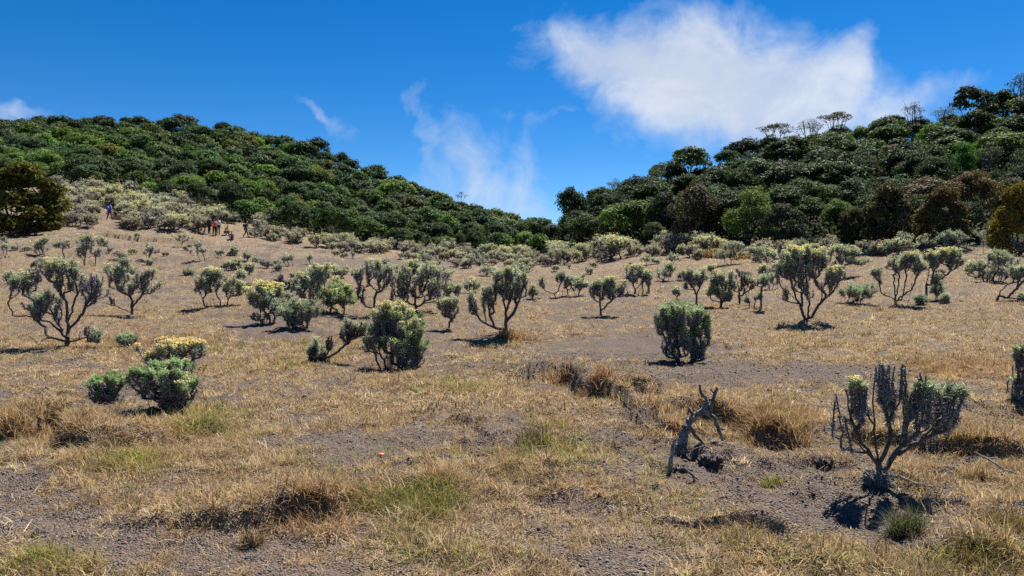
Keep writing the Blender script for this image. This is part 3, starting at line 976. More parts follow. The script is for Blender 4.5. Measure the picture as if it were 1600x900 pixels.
# --- the picked out bushes, front to back
bush(1381, 758, 'large dark candelabra bush with bare sooty stems and long grey sleeves',
     [(1378, 572, 20, 12, 14, .05, 0), (1350, 600, 16, 12, 6, .15, .3), (1334, 606, 14, 10, 9, 1, .15), (1312, 618, 9, 12, 4, .1, .5), (1440, 606, 28, 12, 20, 1, .05), (1434, 582, 10, 9, 5, .1, 0), (1412, 575, 10, 12, 5, .05, 0),
      (1488, 614, 26, 12, 20, .9, .12), (1395, 600, 22, 20, 10, .05, 0), (1460, 630, 20, 14, 4, .1, 0), (1310, 650, 8, 16, 3, 0, 0), (1420, 625, 22, 14, 5, .1, 0), (1372, 742, 30, 12, 34, 0, 0)],
     [[(1376, 735), (1372, 716)], [(1372, 720), (1345, 700), (1318, 675), (1307, 648)], [(1370, 722), (1345, 690), (1330, 645), (1323, 606)], [(1372, 716), (1363, 660), (1362, 600), (1365, 570)],
      [(1376, 716), (1392, 668), (1390, 620), (1386, 570)], [(1384, 730), (1400, 706), (1412, 665), (1413, 615), (1410, 575)], [(1400, 706), (1428, 672), (1440, 635), (1438, 585)],
      [(1402, 704), (1450, 668), (1464, 640), (1465, 612)], [(1400, 708), (1462, 668), (1488, 645), (1495, 622)], [(1362, 660), (1350, 636), (1352, 604)]],
     sleeve=.19, wood_r=.0060, detail=1.9, tipk=.68, depth=.75, sleeve_c=np.array([.29, .28, .27]))
bush(1604, 632, 'bush with pale green tips cut off by the frame edge on bare soil', [(1596, 552, 16, 12, 14, .9, .3), (1588, 598, 14, 8, 9, .7, .1), (1604, 580, 16, 20, 12, .3, 0), (1592, 618, 14, 10, 8, .1, 0)],
     [[(1602, 610), (1584, 588), (1582, 572)]], sleeve=.15)
bush(262, 646, 'bright green cushion bush over a deep black shadow', [(258, 580, 42, 15, 66, 1, .06), (232, 588, 24, 12, 22, 1, .0), (288, 602, 18, 14, 22, .95, .25), (262, 606, 40, 16, 40, .75, 0), (270, 628, 28, 12, 24, .15, 0)], depth=1.0, sleeve=.09, green=np.array([0.293, 0.414, 0.198]), detail=1.3)
bush(286, 580, 'yellow flowering bush directly behind the bright green cushion bush', [(278, 544, 46, 13, 70, .95, 1.4), (305, 542, 22, 11, 26, .95, 1.4), (240, 560, 16, 7, 14, .95, 1.2), (286, 562, 26, 13, 24, .25, 0)], depth=.9, sleeve=.10, flow=np.array([.74, .57, .30]), detail=1.3)
bush(168, 632, 'low green bush with black underside on grey gravel', [(176, 594, 28, 10, 46, 1, .02), (158, 608, 20, 12, 26, .9, 0), (175, 614, 26, 10, 20, .3, 0)], depth=1.0, sleeve=.08, green=np.array([0.293, 0.405, 0.187]), detail=1.2)
bush(202, 542, 'tiny grey green cushion between two larger bushes on rusty grass', [(202, 531, 17, 8, 30, 1, 0)], depth=1, sleeve=.08, green=np.array([0.293, 0.368, 0.250]))
bush(105, 541, 'gnarled bush with black trunk and long low bent branches',
     [(24, 440, 26, 20, 46, .9, .3), (57, 426, 9, 15, 12, .05, 0), (103, 420, 32, 14, 56, .85, .3), (104, 440, 26, 12, 20, .1, 0), (146, 450, 19, 24, 44, .06, 0), (75, 470, 32, 14, 40, .3, .05), (52, 484, 14, 9, 16, .9, 0), (95, 490, 14, 10, 8, 0, 0), (152, 523, 14, 8, 10, .4, 0), (138, 510, 5, 8, 4, 0, 0)],
     [[(106, 515), (107, 480), (103, 445)], [(103, 527), (78, 505), (42, 495), (10, 494), (3, 472)], [(102, 534), (76, 527), (60, 539), (50, 524)], [(110, 534), (124, 528), (130, 518)], [(107, 515), (132, 490), (142, 462)], [(98, 515), (82, 492), (76, 480)],
      [(107, 500), (122, 460), (118, 430)], [(76, 527), (68, 522), (65, 512)], [(110, 534), (136, 528), (148, 530)]], wood_r=.0085, sleeve=.15)
bush(207, 492, 'dark twisted bush with two crowns next to the gnarled black one', [(188, 430, 25, 15, 46, .55, .12), (226, 442, 24, 15, 46, .12, 0), (198, 410, 9, 5, 8, .9, .1), (236, 425, 9, 8, 12, .05, 0), (178, 465, 6, 4, 5, .2, 0), (205, 450, 22, 8, 18, .4, 0)],
     [[(207, 470), (202, 455)], [(208, 478), (222, 462), (236, 445)], [(203, 486), (185, 478), (165, 472)], [(205, 465), (188, 448)]], wood_r=.009, sleeve=.14)
bush(340, 476, 'wide grey green bush with yellowish crest on the far side of grey gravel', [(332, 440, 24, 15, 56, .6, .25), (365, 448, 22, 13, 46, .6, .2), (335, 426, 16, 6, 18, .8, .8), (320, 452, 14, 10, 14, .2, 0)], depth=.9, sleeve=.12)
bush(414, 507, 'yellow topped bush at the front of the bush cluster', [(412, 458, 28, 15, 70, .85, .75), (402, 474, 20, 14, 36, .7, .1), (425, 476, 18, 14, 26, .4, .1), (408, 492, 20, 8, 14, .1, 0)], depth=.9, sleeve=.1, flow=np.array([.76, .64, .30]))
bush(465, 512, 'round silvery green bush low in front of the bush cluster', [(466, 484, 32, 15, 80, .8, .02), (458, 500, 24, 10, 24, .2, 0), (485, 492, 14, 10, 16, .6, 0)], depth=.95, sleeve=.12, green=np.array([0.273, 0.331, 0.239]))
bush(452, 472, 'bare grey twiggy bush without green at the back of the bush cluster', [(448, 445, 22, 17, 75, .02, 0)], depth=.9, sleeve=.1, sleeve_c=np.array([0.128, 0.115, 0.119]))
bush(498, 488, 'large yellow flowered bush crowning the bush cluster', [(492, 440, 32, 16, 70, .85, .45), (505, 424, 18, 8, 22, .9, .9), (470, 448, 14, 14, 22, .4, .1), (500, 465, 26, 14, 30, .3, 0)], depth=.9, sleeve=.11)
bush(528, 489, 'fresh green bush closing the cluster on its gravel side', [(530, 458, 28, 14, 70, .95, .12), (520, 470, 26, 12, 30, .4, 0), (545, 468, 12, 10, 16, .9, 0)], depth=.9, sleeve=.1, green=np.array([0.293, 0.405, 0.166]))
bush(585, 492, 'small tree-like bush on one thin bare trunk beside a big dense bush', [(568, 428, 20, 12, 36, .2, .1), (602, 428, 16, 18, 46, .1, .1), (562, 448, 7, 8, 10, .05, 0), (580, 415, 16, 6, 14, .6, .5), (566, 465, 5, 5, 5, 0, 0)],
     [[(585, 465), (590, 452), (602, 440)], [(588, 455), (572, 438)], [(585, 482), (572, 478), (564, 462)]], wood_r=.010, sleeve=.14)
bush(650, 486, 'big dense grey bush with many upright dark stems', [(655, 434, 42, 20, 120, .18, .12), (640, 418, 20, 8, 26, .5, .5), (675, 422, 22, 10, 34, .3, .3), (630, 452, 20, 14, 34, .05, 0), (680, 452, 20, 12, 36, .1, 0), (610, 460, 6, 8, 6, .05, 0)],
     [[(648, 465), (640, 445)], [(652, 465), (668, 445)], [(645, 475), (615, 465), (610, 455)]], wood_r=.0075, sleeve=.18, depth=.8)
bush(618, 578, 'rounded bush with pale flowers on top and dark grey flank', [(616, 502, 42, 17, 110, .95, .5), (645, 518, 22, 18, 46, .95, .3), (628, 538, 38, 18, 70, .5, .0), (590, 518, 24, 13, 36, .6, .15), (634, 558, 36, 12, 34, .2, 0), (655, 540, 12, 16, 20, .5, 0), (580, 530, 14, 12, 18, .4, 0), (614, 484, 26, 7, 28, .95, .9)],
     depth=.9, sleeve=.16, green=np.array([0.322, 0.377, 0.208]), detail=1.2)
bush(500, 567, 'straggly grey bush of half dead stalks beside the rounded flowering bush', [(494, 545, 12, 16, 26, .08, 0), (516, 530, 8, 8, 10, .02, 0), (546, 514, 13, 15, 26, .03, 0), (565, 512, 10, 12, 14, .2, .1), (508, 555, 10, 8, 8, .05, 0)],
     [[(508, 560), (530, 548), (545, 530)], [(505, 562), (518, 540)]], sleeve=.16, sleeve_c=np.array([0.135, 0.121, 0.128]))
bush(791, 519, 'forked tree-like bush with thick black limbs on a rusty mound', [(761, 466, 11, 20, 30, .25, 0), (735, 470, 8, 12, 16, .1, 0), (795, 428, 25, 8, 40, .75, .15), (800, 452, 25, 11, 52, .35, .15), (778, 446, 9, 10, 16, .3, 0), (812, 438, 14, 4, 10, .5, .9), (740, 480, 6, 6, 6, 0, 0)],
     [[(790, 500), (789, 480), (784, 455)], [(791, 502), (803, 488), (810, 470), (813, 455)], [(788, 513), (768, 510), (750, 500), (740, 485), (736, 475)], [(760, 506), (757, 488), (756, 465)], [(772, 511), (764, 490), (768, 470)], [(789, 490), (797, 470), (797, 450)]],
     wood_r=.0105, sleeve=.15)
bush(702, 513, 'little goblet shaped bush in front of the big dense grey one', [(702, 476, 17, 9, 44, .6, .05), (702, 488, 14, 7, 14, .05, 0)], [[(702, 500)]], sleeve=.12, wood_r=.0075)
bush(706, 471, 'small pale bush behind the goblet shaped bush', [(704, 454, 18, 11, 36, .6, .2)], sleeve=.1)
bush(735, 457, 'small yellow green bush behind the forked tree-like bush', [(738, 445, 12, 9, 26, .9, .5)], sleeve=.1)
bush(831, 467, 'narrow green bush peeping out behind the forked tree-like bush', [(831, 455, 8, 9, 18, .8, .1)], sleeve=.1)
bush(762, 432, 'dark low bush far behind the forked tree-like bush', [(760, 422, 18, 7, 30, .3, .2)], sleeve=.12)
bush(812, 431, 'pair of grey green domes at the meadow far end', [(806, 420, 10, 7, 14, .6, .2), (818, 420, 9, 8, 14, .5, .2)], sleeve=.12)
bush(870, 465, 'thin V shaped bush with two tufts on bare legs', [(846, 440, 5, 7, 10, .4, 0), (876, 434, 8, 8, 18, .4, 0)], [[(866, 460), (852, 454), (847, 447)], [(872, 455), (876, 442)]], wood_r=.0095, sleeve=.14)
bush(888, 462, 'spindly twin stemmed bush beside the V shaped one', [(884, 436, 6, 8, 12, .2, .1), (894, 440, 6, 6, 8, .3, .1)], [[(886, 452), (883, 442)], [(890, 452), (895, 444)]], wood_r=.009, sleeve=.14)
bush(909, 462, 'upright grey bush with a level top and many legs', [(908, 442, 17, 11, 42, .25, .2)], sleeve=.16)
bush(940, 493, 'vase shaped bush on two leaning stems over pale gravel', [(940, 452, 19, 11, 44, .35, .2), (964, 452, 13, 10, 24, .3, .3), (928, 448, 9, 7, 12, .4, .1), (952, 440, 14, 4, 12, .6, .8)], [[(938, 478), (938, 462)], [(944, 482), (956, 468), (964, 456)]], wood_r=.0085, sleeve=.15)
bush(992, 460, 'dark fan shaped bush with yellowish crest at the meadow centre', [(990, 432, 17, 13, 44, .25, .15), (1009, 432, 9, 11, 20, .4, .3), (992, 420, 16, 5, 14, .7, .8)], wood_r=.009, sleeve=.16)
bush(1038, 438, 'low dark dome bush with a hard shadow below the forest', [(1036, 426, 15, 9, 30, .5, .25), (1046, 418, 8, 5, 10, .7, .5)], sleeve=.12)
bush(1013, 458, 'slim grey upright bush next to the dark fan shaped one', [(1012, 440, 5, 10, 12, .3, .2)], wood_r=.009, sleeve=.16)
bush(1066, 565, 'leaning bush with green cap and dark hollow flank on gravel', [(1064, 490, 36, 16, 100, .97, .03), (1094, 508, 18, 18, 44, .9, .1), (1045, 505, 18, 20, 40, .5, 0), (1076, 530, 34, 20, 70, .3, 0), (1026, 493, 4, 7, 5, 0, 0), (1092, 548, 14, 12, 24, .95, 0), (1040, 540, 14, 14, 14, .02, 0)],
     [[(1045, 548), (1034, 515), (1027, 498)]], depth=.85, sleeve=.15, green=np.array([0.293, 0.377, 0.218]), detail=1.3)
bush(1088, 475, 'small round headed bush forking above a short trunk', [(1076, 432, 11, 9, 24, .5, .1), (1098, 432, 9, 8, 18, .4, .1), (1086, 440, 9, 6, 14, .7, .1), (1072, 447, 5, 4, 5, .1, 0)], [[(1088, 460), (1080, 445)], [(1089, 458), (1098, 442)]], wood_r=.0095, sleeve=.12)
bush(1060, 471, 'single tuft on a slanting stick near the round headed bush', [(1055, 456, 6, 4, 10, .8, .1)], [[(1057, 462)]], wood_r=.009, sleeve=.08)
bush(1127, 480, 'stilted bush with a flat green tier above another', [(1116, 455, 13, 5, 22, .9, .15), (1133, 462, 13, 5, 24, .85, .05), (1120, 440, 12, 8, 22, .7, .4), (1140, 444, 10, 8, 20, .5, .1), (1125, 430, 14, 4, 10, .8, .8)], [[(1126, 466)], [(1140, 470), (1140, 450)], [(1112, 470), (1108, 460)]], wood_r=.0095, sleeve=.1)
bush(1156, 476, 'bare dead bush of upright grey stalks among the stilted ones', [(1152, 432, 10, 14, 16, .02, 0), (1170, 440, 12, 10, 20, .2, 0), (1160, 450, 12, 12, 10, 0, 0)], [[(1154, 450), (1150, 432)], [(1158, 462), (1172, 452), (1176, 440)]], wood_r=.012, sleeve=.1, sleeve_c=np.array([0.162, 0.142, 0.135]))
bush(1189, 484, 'tuft on a single straight post-like stem', [(1191, 438, 13, 6, 28, .6, .05)], [[(1189, 460), (1190, 448)]], wood_r=.011, sleeve=.1)
bush(1180, 481, 'three small knobs on thin sticks below the post-like stem', [(1183, 464, 5, 4, 8, .5, .1), (1167, 468, 5, 4, 8, .4, .1)], sleeve=.08, wood_r=.008)
bush(1262, 501, 'tall fan shaped bush with yellow flower crest and dark splayed stems',
     [(1252, 398, 32, 10, 62, .8, .9), (1252, 422, 30, 18, 70, .2, .05), (1222, 420, 14, 14, 26, .4, .1), (1300, 428, 15, 8, 28, .7, .8), (1296, 438, 14, 8, 18, .2, 0), (1276, 408, 14, 10, 22, .5, .4), (1270, 445, 24, 12, 24, .05, 0), (1226, 455, 6, 6, 6, .1, 0)],
     [[(1254, 490), (1248, 470), (1226, 452)], [(1252, 480), (1252, 440)], [(1264, 496), (1264, 470), (1262, 440)], [(1268, 496), (1282, 470), (1284, 440)], [(1280, 475), (1300, 455), (1308, 436)], [(1248, 475), (1238, 450), (1232, 430)]],
     wood_r=.0085, sleeve=.18, depth=.75)
bush(1336, 473, 'fresh green round bush sitting on bare ground between stilted neighbours', [(1336, 457, 23, 12, 60, 1, .03)], depth=1, sleeve=.08, green=np.array([0.254, 0.350, 0.229]))
bush(1319, 434, 'layered umbrella bush on one stem against the dark forest', [(1312, 392, 17, 8, 40, .8, .25), (1332, 396, 13, 6, 24, .8, .2), (1318, 408, 22, 8, 42, .7, .45), (1346, 408, 11, 4, 14, .8, .3), (1304, 418, 8, 5, 10, .2, 0)], [[(1319, 415)]], wood_r=.012, sleeve=.12)
bush(1400, 475, 'many-stemmed bush with bluish green flat crown on thin stilts', [(1408, 410, 22, 8, 56, .8, .15), (1430, 418, 14, 9, 36, .6, .05), (1398, 416, 8, 6, 14, .6, 0), (1372, 424, 7, 6, 12, .9, .05), (1375, 436, 5, 4, 6, .4, 0), (1424, 402, 16, 5, 22, .9, .4)],
     [[(1398, 455), (1396, 430)], [(1402, 460), (1406, 425)], [(1410, 468), (1414, 430)], [(1396, 468), (1378, 458), (1374, 440)], [(1420, 470), (1430, 440)], [(1404, 466), (1422, 452), (1428, 430)]], wood_r=.0085, sleeve=.1)
bush(1448, 468, 'yellowish flat crowned bush on stilts, neighbour of the bluish green one', [(1462, 402, 18, 9, 50, .9, .5), (1488, 408, 14, 10, 36, .6, .3), (1454, 412, 10, 7, 16, .6, .2), (1480, 396, 18, 5, 20, .9, .7)],
     [[(1447, 440), (1450, 420)], [(1455, 445), (1458, 420)], [(1470, 436), (1488, 420)]], wood_r=.009, sleeve=.12)
bush(1469, 468, 'small green cushion at the feet of the yellowish stilted bush', [(1467, 454, 12, 7, 26, .9, .05), (1462, 440, 8, 6, 12, .6, .1)], sleeve=.08, green=np.array([0.254, 0.331, 0.229]))
bush(1440, 476, 'tiny greyish cushion between the two stilted bushes', [(1440, 468, 8, 6, 18, .8, 0)], sleeve=.06, green=np.array([0.234, 0.294, 0.229]))
bush(1478, 472, 'low grey clump on dry grass right of the green cushion', [(1476, 465, 8, 5, 16, .4, 0)], sleeve=.06)
bush(1548, 439, 'wide dark bush with bluish green tiers beside the leaning one', [(1522, 418, 17, 9, 44, .8, .1), (1548, 404, 18, 9, 48, .7, .1), (1575, 408, 22, 10, 56, .6, .1), (1560, 424, 28, 10, 44, .3, 0), (1538, 428, 18, 8, 24, .2, 0)], wood_r=.008, sleeve=.12)
bush(1556, 471, 'leaning bush with a bare slanting trunk reaching out of the frame', [(1602, 424, 20, 9, 50, .7, .1), (1588, 430, 10, 6, 14, .3, 0), (1602, 464, 14, 6, 16, .3, 0)], [[(1563, 455), (1574, 444), (1588, 438)], [(1574, 466), (1588, 452), (1600, 440)]], wood_r=.011, sleeve=.12)
bush(1416, 396, 'round grey green bush lowest in the row before the dark forest', [(1416, 372, 12, 8, 26, .8, .1), (1402, 386, 10, 5, 14, .7, .1), (1424, 386, 12, 5, 16, .6, .1)], sleeve=.14)
bush(1457, 394, 'pale domed bush in the row before the dark forest', [(1456, 380, 17, 10, 46, .9, .15)], sleeve=.14, green=np.array([0.351, 0.386, 0.291]))
bush(1494, 394, 'broad bluish bush in the row before the dark forest', [(1494, 370, 24, 9, 60, .9, .05), (1494, 384, 20, 8, 24, .2, 0)], sleeve=.14)
bush(1546, 395, 'broadest silvery bush in the row below the golden orange tree', [(1546, 368, 26, 9, 70, .9, .05), (1548, 382, 24, 9, 34, .4, 0)], sleeve=.14)
bush(1586, 398, 'grey green bush ending the row at the frame edge', [(1588, 382, 16, 8, 34, .8, .05)], sleeve=.14)
bush(1140, 412, 'two tiered grey bush at the forest foot beside straw grass', [(1146, 385, 14, 6, 30, .8, .1), (1128, 398, 9, 5, 16, .6, .1), (1148, 396, 14, 5, 20, .5, .1)], sleeve=.14)
bush(1190, 411, 'long yellowish bush at the forest foot behind the tall fan', [(1178, 392, 18, 6, 34, .9, .4), (1205, 398, 22, 7, 44, .9, .6), (1185, 404, 20, 5, 16, .3, .1)], sleeve=.12)
bush(1245, 392, 'grey flat bush in forest shade behind the tall fan', [(1246, 380, 16, 5, 24, .6, 0)], sleeve=.14)
bush(1048, 413, 'small dark bush casting a flat shadow at the forest foot', [(1050, 403, 13, 7, 26, .6, .1)], sleeve=.12)
bush(1012, 414, 'small round bush on straw slope at the forest foot', [(1012, 405, 9, 6, 18, .7, .1)], sleeve=.12)
bush(1196, 452, 'dark leafy bush leaning behind the post-like stem', [(1192, 424, 14, 8, 26, .7, .2), (1212, 420, 8, 8, 14, .6, .2), (1205, 436, 12, 6, 12, .4, .1)], sleeve=.12)
# small plants dotted over the left half of the meadow
SM = [(12, 402, [(5, 380, 5, 9, 10, .1, 0), (14, 386, 4, 5, 6, .2, 0)], 'thin dark twig bush at the frame edge on the open meadow'),
      (66, 398, [(64, 386, 12, 8, 34, .7, .4), (72, 376, 8, 4, 10, .8, .3)], 'round dark bush with pale top on the upper meadow'),
      (95, 404, [(92, 382, 7, 6, 14, .3, 0), (102, 381, 7, 6, 14, .2, 0)], 'small two headed bush on the upper meadow'),
      (140, 415, [(140, 385, 13, 14, 46, .3, .1), (122, 392, 7, 8, 16, .4, 0), (140, 374, 12, 5, 16, .9, .2), (154, 394, 7, 8, 14, .2, 0)], 'tallest upright bush on the upper meadow'),
      (165, 397, [(160, 380, 9, 6, 18, .6, .1), (172, 389, 6, 4, 8, .5, 0)], 'slight green bush beside the tallest upright one'),
      (236, 406, [(236, 389, 9, 8, 20, .2, 0), (247, 392, 4, 4, 5, .2, 0), (226, 394, 4, 4, 4, 0, 0)], 'small dark bush with bare twigs standing alone mid meadow'),
      (234, 414, [(234, 410, 7, 4, 12, .5, 0)], 'tiny cushion below the small dark twiggy bush'),
      (284, 386, [(284, 372, 14, 5, 26, .3, 0)], 'flat topped dark bush just below the dirt ledge'),
      (316, 408, [(313, 391, 8, 5, 14, .3, 0), (309, 383, 6, 3, 8, .4, 0)], 'little stalked bush below the hikers'),
      (299, 400, [(296, 390, 4, 4, 5, 0, 0)], 'bare stick plant beside the little stalked bush'),
      (343, 403, [(343, 394, 9, 4, 14, .3, 0)], 'low spreading dark bush below the hikers'),
      (369, 400, [(367, 391, 9, 5, 18, .5, .1)], 'topmost bush of the loose column of small bushes'),
      (385, 409, [(385, 401, 7, 6, 16, .5, 0)], 'grey bush second from the top of the loose column'),
      (370, 420, [(370, 412, 10, 6, 22, .7, .4)], 'yellow green bush midway down the loose column'),
      (388, 430, [(390, 420, 8, 6, 18, .8, .7)], 'yellow flowered bush of the loose column'),
      (376, 440, [(376, 431, 10, 6, 22, .4, .1)], 'lowest dark bush of the loose column'),
      (397, 416, [(398, 407, 6, 5, 12, .4, 0)], 'small bush right beside the loose column'),
      (293, 430, [(293, 426, 11, 4, 22, 1, 0)], 'flat green cushion alone on the open slope'),
      (214, 376, [(214, 367, 4, 3, 8, .3, 0)], 'small knob on a stalk standing over the dirt ledge'),
      (452, 415, [(444, 404, 6, 4, 10, .4, 0), (454, 404, 6, 4, 10, .4, 0)], 'V shaped small bush beyond the bush cluster'),
      (487, 412, [(486, 402, 5, 4, 8, .3, 0)], 'small stalked plant beyond the bush cluster'),
      (433, 423, [(434, 417, 8, 4, 14, .1, 0)], 'dark flattened bush beyond the bush cluster'),
      (526, 427, [(526, 421, 8, 4, 14, .9, .5)], 'small yellowish cushion beyond the fresh green bush'),
      (513, 420, [(512, 412, 4, 5, 7, .1, 0)], 'slanting twig plant beyond the fresh green bush'),
      (541, 424, [(541, 420, 4, 3, 8, .8, 0)], 'tiny green ball plant beyond the fresh green bush'),
      (551, 404, [(551, 395, 5, 3, 8, .2, 0)], 'thin legged plant on the far meadow above the small tree'),
      (496, 387, [(496, 380, 4, 3, 8, .2, 0)], 'tiny dark goblet plant on the far meadow'),
      (511, 388, [(511, 382, 4, 3, 8, .2, 0)], 'second tiny goblet plant on the far meadow'),
      (626, 405, [(626, 399, 4, 3, 8, .3, 0)], 'tiny stalked plant near the forest edge past the gravel band'),
      (984, 420, [(984, 412, 5, 4, 9, .5, .1)], 'little stalked bush on straw grass near the gap'),
      (920, 428, [(920, 421, 9, 4, 14, .3, .1)], 'flat dark bush on the rising straw grass'),
      (1115, 428, [(1112, 420, 7, 4, 12, .5, .2)], 'small dark clump beside tall straw grass'),
      (892, 420, [(890, 416, 4, 3, 6, .6, 0)], 'tiny ball plant at the low point of the meadow')]
for px, py, bl, lab in SM:
    bush(px, py, lab, bl, sleeve=.12, wood_r=.010, name='small_bush')

# --- scrub: bushes of the far slopes, copies of a few kinds
SCRUB = []
for k in range(6):
    lf, fl, gcol = [(.8, .12, PALEL * .8), (.5, .1, GREYL * 1.5), (.75, .1, PALEL), (.9, .25, YELLOWL * .9), (.35, .05, GREYL * 1.6), (.85, .15, GREENL)][k]
    g = bush_geo(5000 + k, .02, [], [(0, 46, 34, 16, 46, lf, fl), (-22, 34, 20, 14, 22, lf, fl * .5), (24, 32, 20, 14, 22, lf * .7, fl), (0, 26, 34, 18, 16, .1, 0)], 42, .16, .45, green=gcol, wood_r=.012, depth=1.0, sleeve_c=np.array([0.176, 0.162, 0.162]))
    SCRUB.append({p: mesh_from(p, v_, f_, c_, p == 'branches', [PART_MAT[p]]) for p, (v_, f_, c_) in g.items()})
taken = []


def scrub(px, py, hpx, label, group):
    g = p2g(px, py)
    h = hpx * g[1] / F
    for a in taken:
        if (a[0] - g[0]) ** 2 + (a[1] - g[1]) ** 2 < (.45 * (a[2] + h)) ** 2: return 0
    taken.append((g[0], g[1], h))
    k = int(rng.integers(6))
    root = empty('scrub_bush', (g[0], g[1], g[2] - .05), rng.uniform(0, 6.28))
    s = h / 1.22
    root.scale = (s * rng.uniform(.9, 1.35),) * 2 + (s,)
    tag(root, label, 'bush', group)
    for p, me in SCRUB[k].items():
        add_obj(p, me, root)
    return 1


def strip(pts, n, hlo, hhi, label, group, below=6, above=0):
    xs = [p[0] for p in pts]; ys_ = [p[1] for p in pts]
    c_ = 0
    for _ in range(n * 6):
        if c_ >= n: break
        px = rng.uniform(xs[0], xs[-1]); py = np.interp(px, xs, ys_) + rng.uniform(-above, below)
        c_ += scrub(px, py, rng.uniform(hlo, hhi), label, group)


slope = [(86, 300, 352), (150, 302, 360), (230, 308, 362), (300, 330, 364), (345, 345, 362), (410, 356, 366)]
for _ in range(520):
    if len(taken) > 92: break
    px = rng.uniform(86, 410)
    a = np.interp(px, [q[0] for q in slope], [q[1] for q in slope]); b = np.interp(px, [q[0] for q in slope], [q[2] for q in slope])
    py_ = rng.uniform(a, b)
    if 316 < px < 402 and py_ > 350: continue
    if 150 < px < 192 and 326 < py_ < 372: continue
    scrub(px, py_, rng.uniform(15, 27), 'grey green scrub bush on the slope above the dirt ledge', 'scrub bushes on the slope above the dirt ledge')
strip([(395, 366), (480, 380), (560, 389), (640, 397), (740, 405), (850, 412)], 62, 12, 22, 'grey scrub bush at the foot of the long forested hill', 'scrub bushes along the foot of the long hill', 7, 5)
strip([(640, 402), (740, 410), (830, 414)], 22, 9, 17, 'small scrub bush on straw grass below the gap', 'scrub bushes below the gap', 10, 0)
strip([(855, 413), (900, 409), (960, 402), (1030, 397), (1110, 402)], 27, 14, 36, 'silvery scrub bush at the foot of the nearer forested hill', 'scrub bushes along the foot of the nearer hill', 4, 6)
strip([(1110, 402), (1200, 402), (1300, 402), (1400, 400)], 10, 12, 28, 'silvery scrub bush in the shade below the nearer forest', 'scrub bushes in the shade below the nearer forest', 3, 6)

for x0, x1, ya, yb, n_, lab in ((20, 420, 384, 432, 13, 'small low bush dotted over the upper meadow'), (420, 830, 396, 436, 14, 'small low bush dotted over the middle of the far meadow'), (860, 1590, 412, 440, 12, 'small low bush dotted before the nearer forested hill')):
    c_ = 0
    for _ in range(n_ * 8):
        if c_ >= n_: break
        py_ = rng.uniform(ya, yb)
        c_ += scrub(rng.uniform(x0, x1), py_, rng.uniform(5, 9) + .22 * (py_ - ya), lab, lab.replace('bush', 'bushes'))

# ------------------------------------------------------------------ grass and gravel of the meadow
STRAW = np.array([[.44, .32, .19], [.33, .228, .132], [.58, .465, .31], [.21, .14, .085], [.44, .315, .165]])
GRN = np.array([[.27, .25, .07], [.20, .22, .06], [.36, .31, .10], [.14, .18, .045]])
RUS = np.array([[.36, .22, .115], [.27, .16, .085], [.43, .29, .165]])


def blades(pos, col, length, width, lean, rg, k=3):
    n = len(pos)
    az = rg.uniform(0, 2 * np.pi, n)
    d = np.stack([np.cos(az) * np.sin(lean), np.sin(az) * np.sin(lean), np.cos(lean)], 1)
    side = np.stack([-np.sin(az), np.cos(az), np.zeros(n)], 1) + rg.normal(size=(n, 3)) * .3
    side = unit(side) * width[:, None] * .5
    mid = pos + d * length[:, None] * .55
    d2 = unit(d + np.stack([np.cos(az), np.sin(az), -.7 * np.ones(n)], 1) * rg.uniform(.1, .7, (n, 1)))
    tip = mid + d2 * length[:, None] * .5
    v = np.stack([pos - side, pos + side, mid + side * .8, mid - side * .8, tip], 1).reshape(-1, 3)
    b = (np.arange(n) * 5)[:, None]
    return v, [b + np.array([[0, 1, 2, 3]]), b + np.array([[3, 2, 4]])], np.repeat(col, 5, 0)


def pick_col(n, gr, ru, rg):
    c = STRAW[rg.integers(len(STRAW), size=n)]
    g = GRN[rg.integers(len(GRN), size=n)]; r_ = RUS[rg.integers(len(RUS), size=n)]
    u = rg.random(n)
    c = np.where((u < ru * .9)[:, None], r_, c)
    u = rg.random(n)
    c = np.where((u < gr * .85 + .04)[:, None], g, c)
    return c


def scatter_turf(nclump, y0, y1, per, l0, l1, wd, seed, clumpy=0.0, flat=False):
    rg = np.random.default_rng(seed)
    y = np.sqrt(rg.uniform(y0 ** 2, y1 ** 2, nclump)); x = rg.uniform(-.74, .74, nclump) * y
    z = ground_z(x, y)
    t, g, r_ = cover(x, y, z)
    keep = rg.random(nclump) < np.clip(t * 1.25 - .08, .035, 1)
    if clumpy:
        keep &= (fbm(x * 1.3 + 3, y * 1.3, 91, 4) + .6 * g + .7 * r_ > rg.normal(clumpy, .22, nclump))
    x, y, t, g, r_ = (a[keep] for a in (x, y, t, g, r_))
    cc = pick_col(len(x), g, r_, rg) * rg.uniform(.75, 1.2, (len(x), 1))
    cc = cc * np.where(rg.random((len(x), 1)) < .15, .38, 1.06)
    hgt = rg.uniform(.7, 1.3, len(x)) * (.7 + .5 * t + .5 * g + .35 * r_)
    n = len(x) * per
    rp = lambda a: np.repeat(a, per, 0)
    spread = (l0 + l1) * .55
    ang = rg.uniform(0, 6.283, n); rr = np.sqrt(rg.random(n)) * spread
    xx, yy = rp(x) + np.cos(ang) * rr, rp(y) + np.sin(ang) * rr
    zz = ground_z(xx, yy) - .004
    col = rp(cc) * rg.uniform(.7, 1.3, (n, 1))
    L = rg.uniform(l0, l1, n) * rp(hgt)
    return blades(np.stack([xx, yy, zz], 1), col, L, np.full(n, wd) * rg.uniform(.7, 1.4, n), rg.uniform(1.15, 1.5, n) if flat else rg.uniform(.35, 1.35, n), rg)


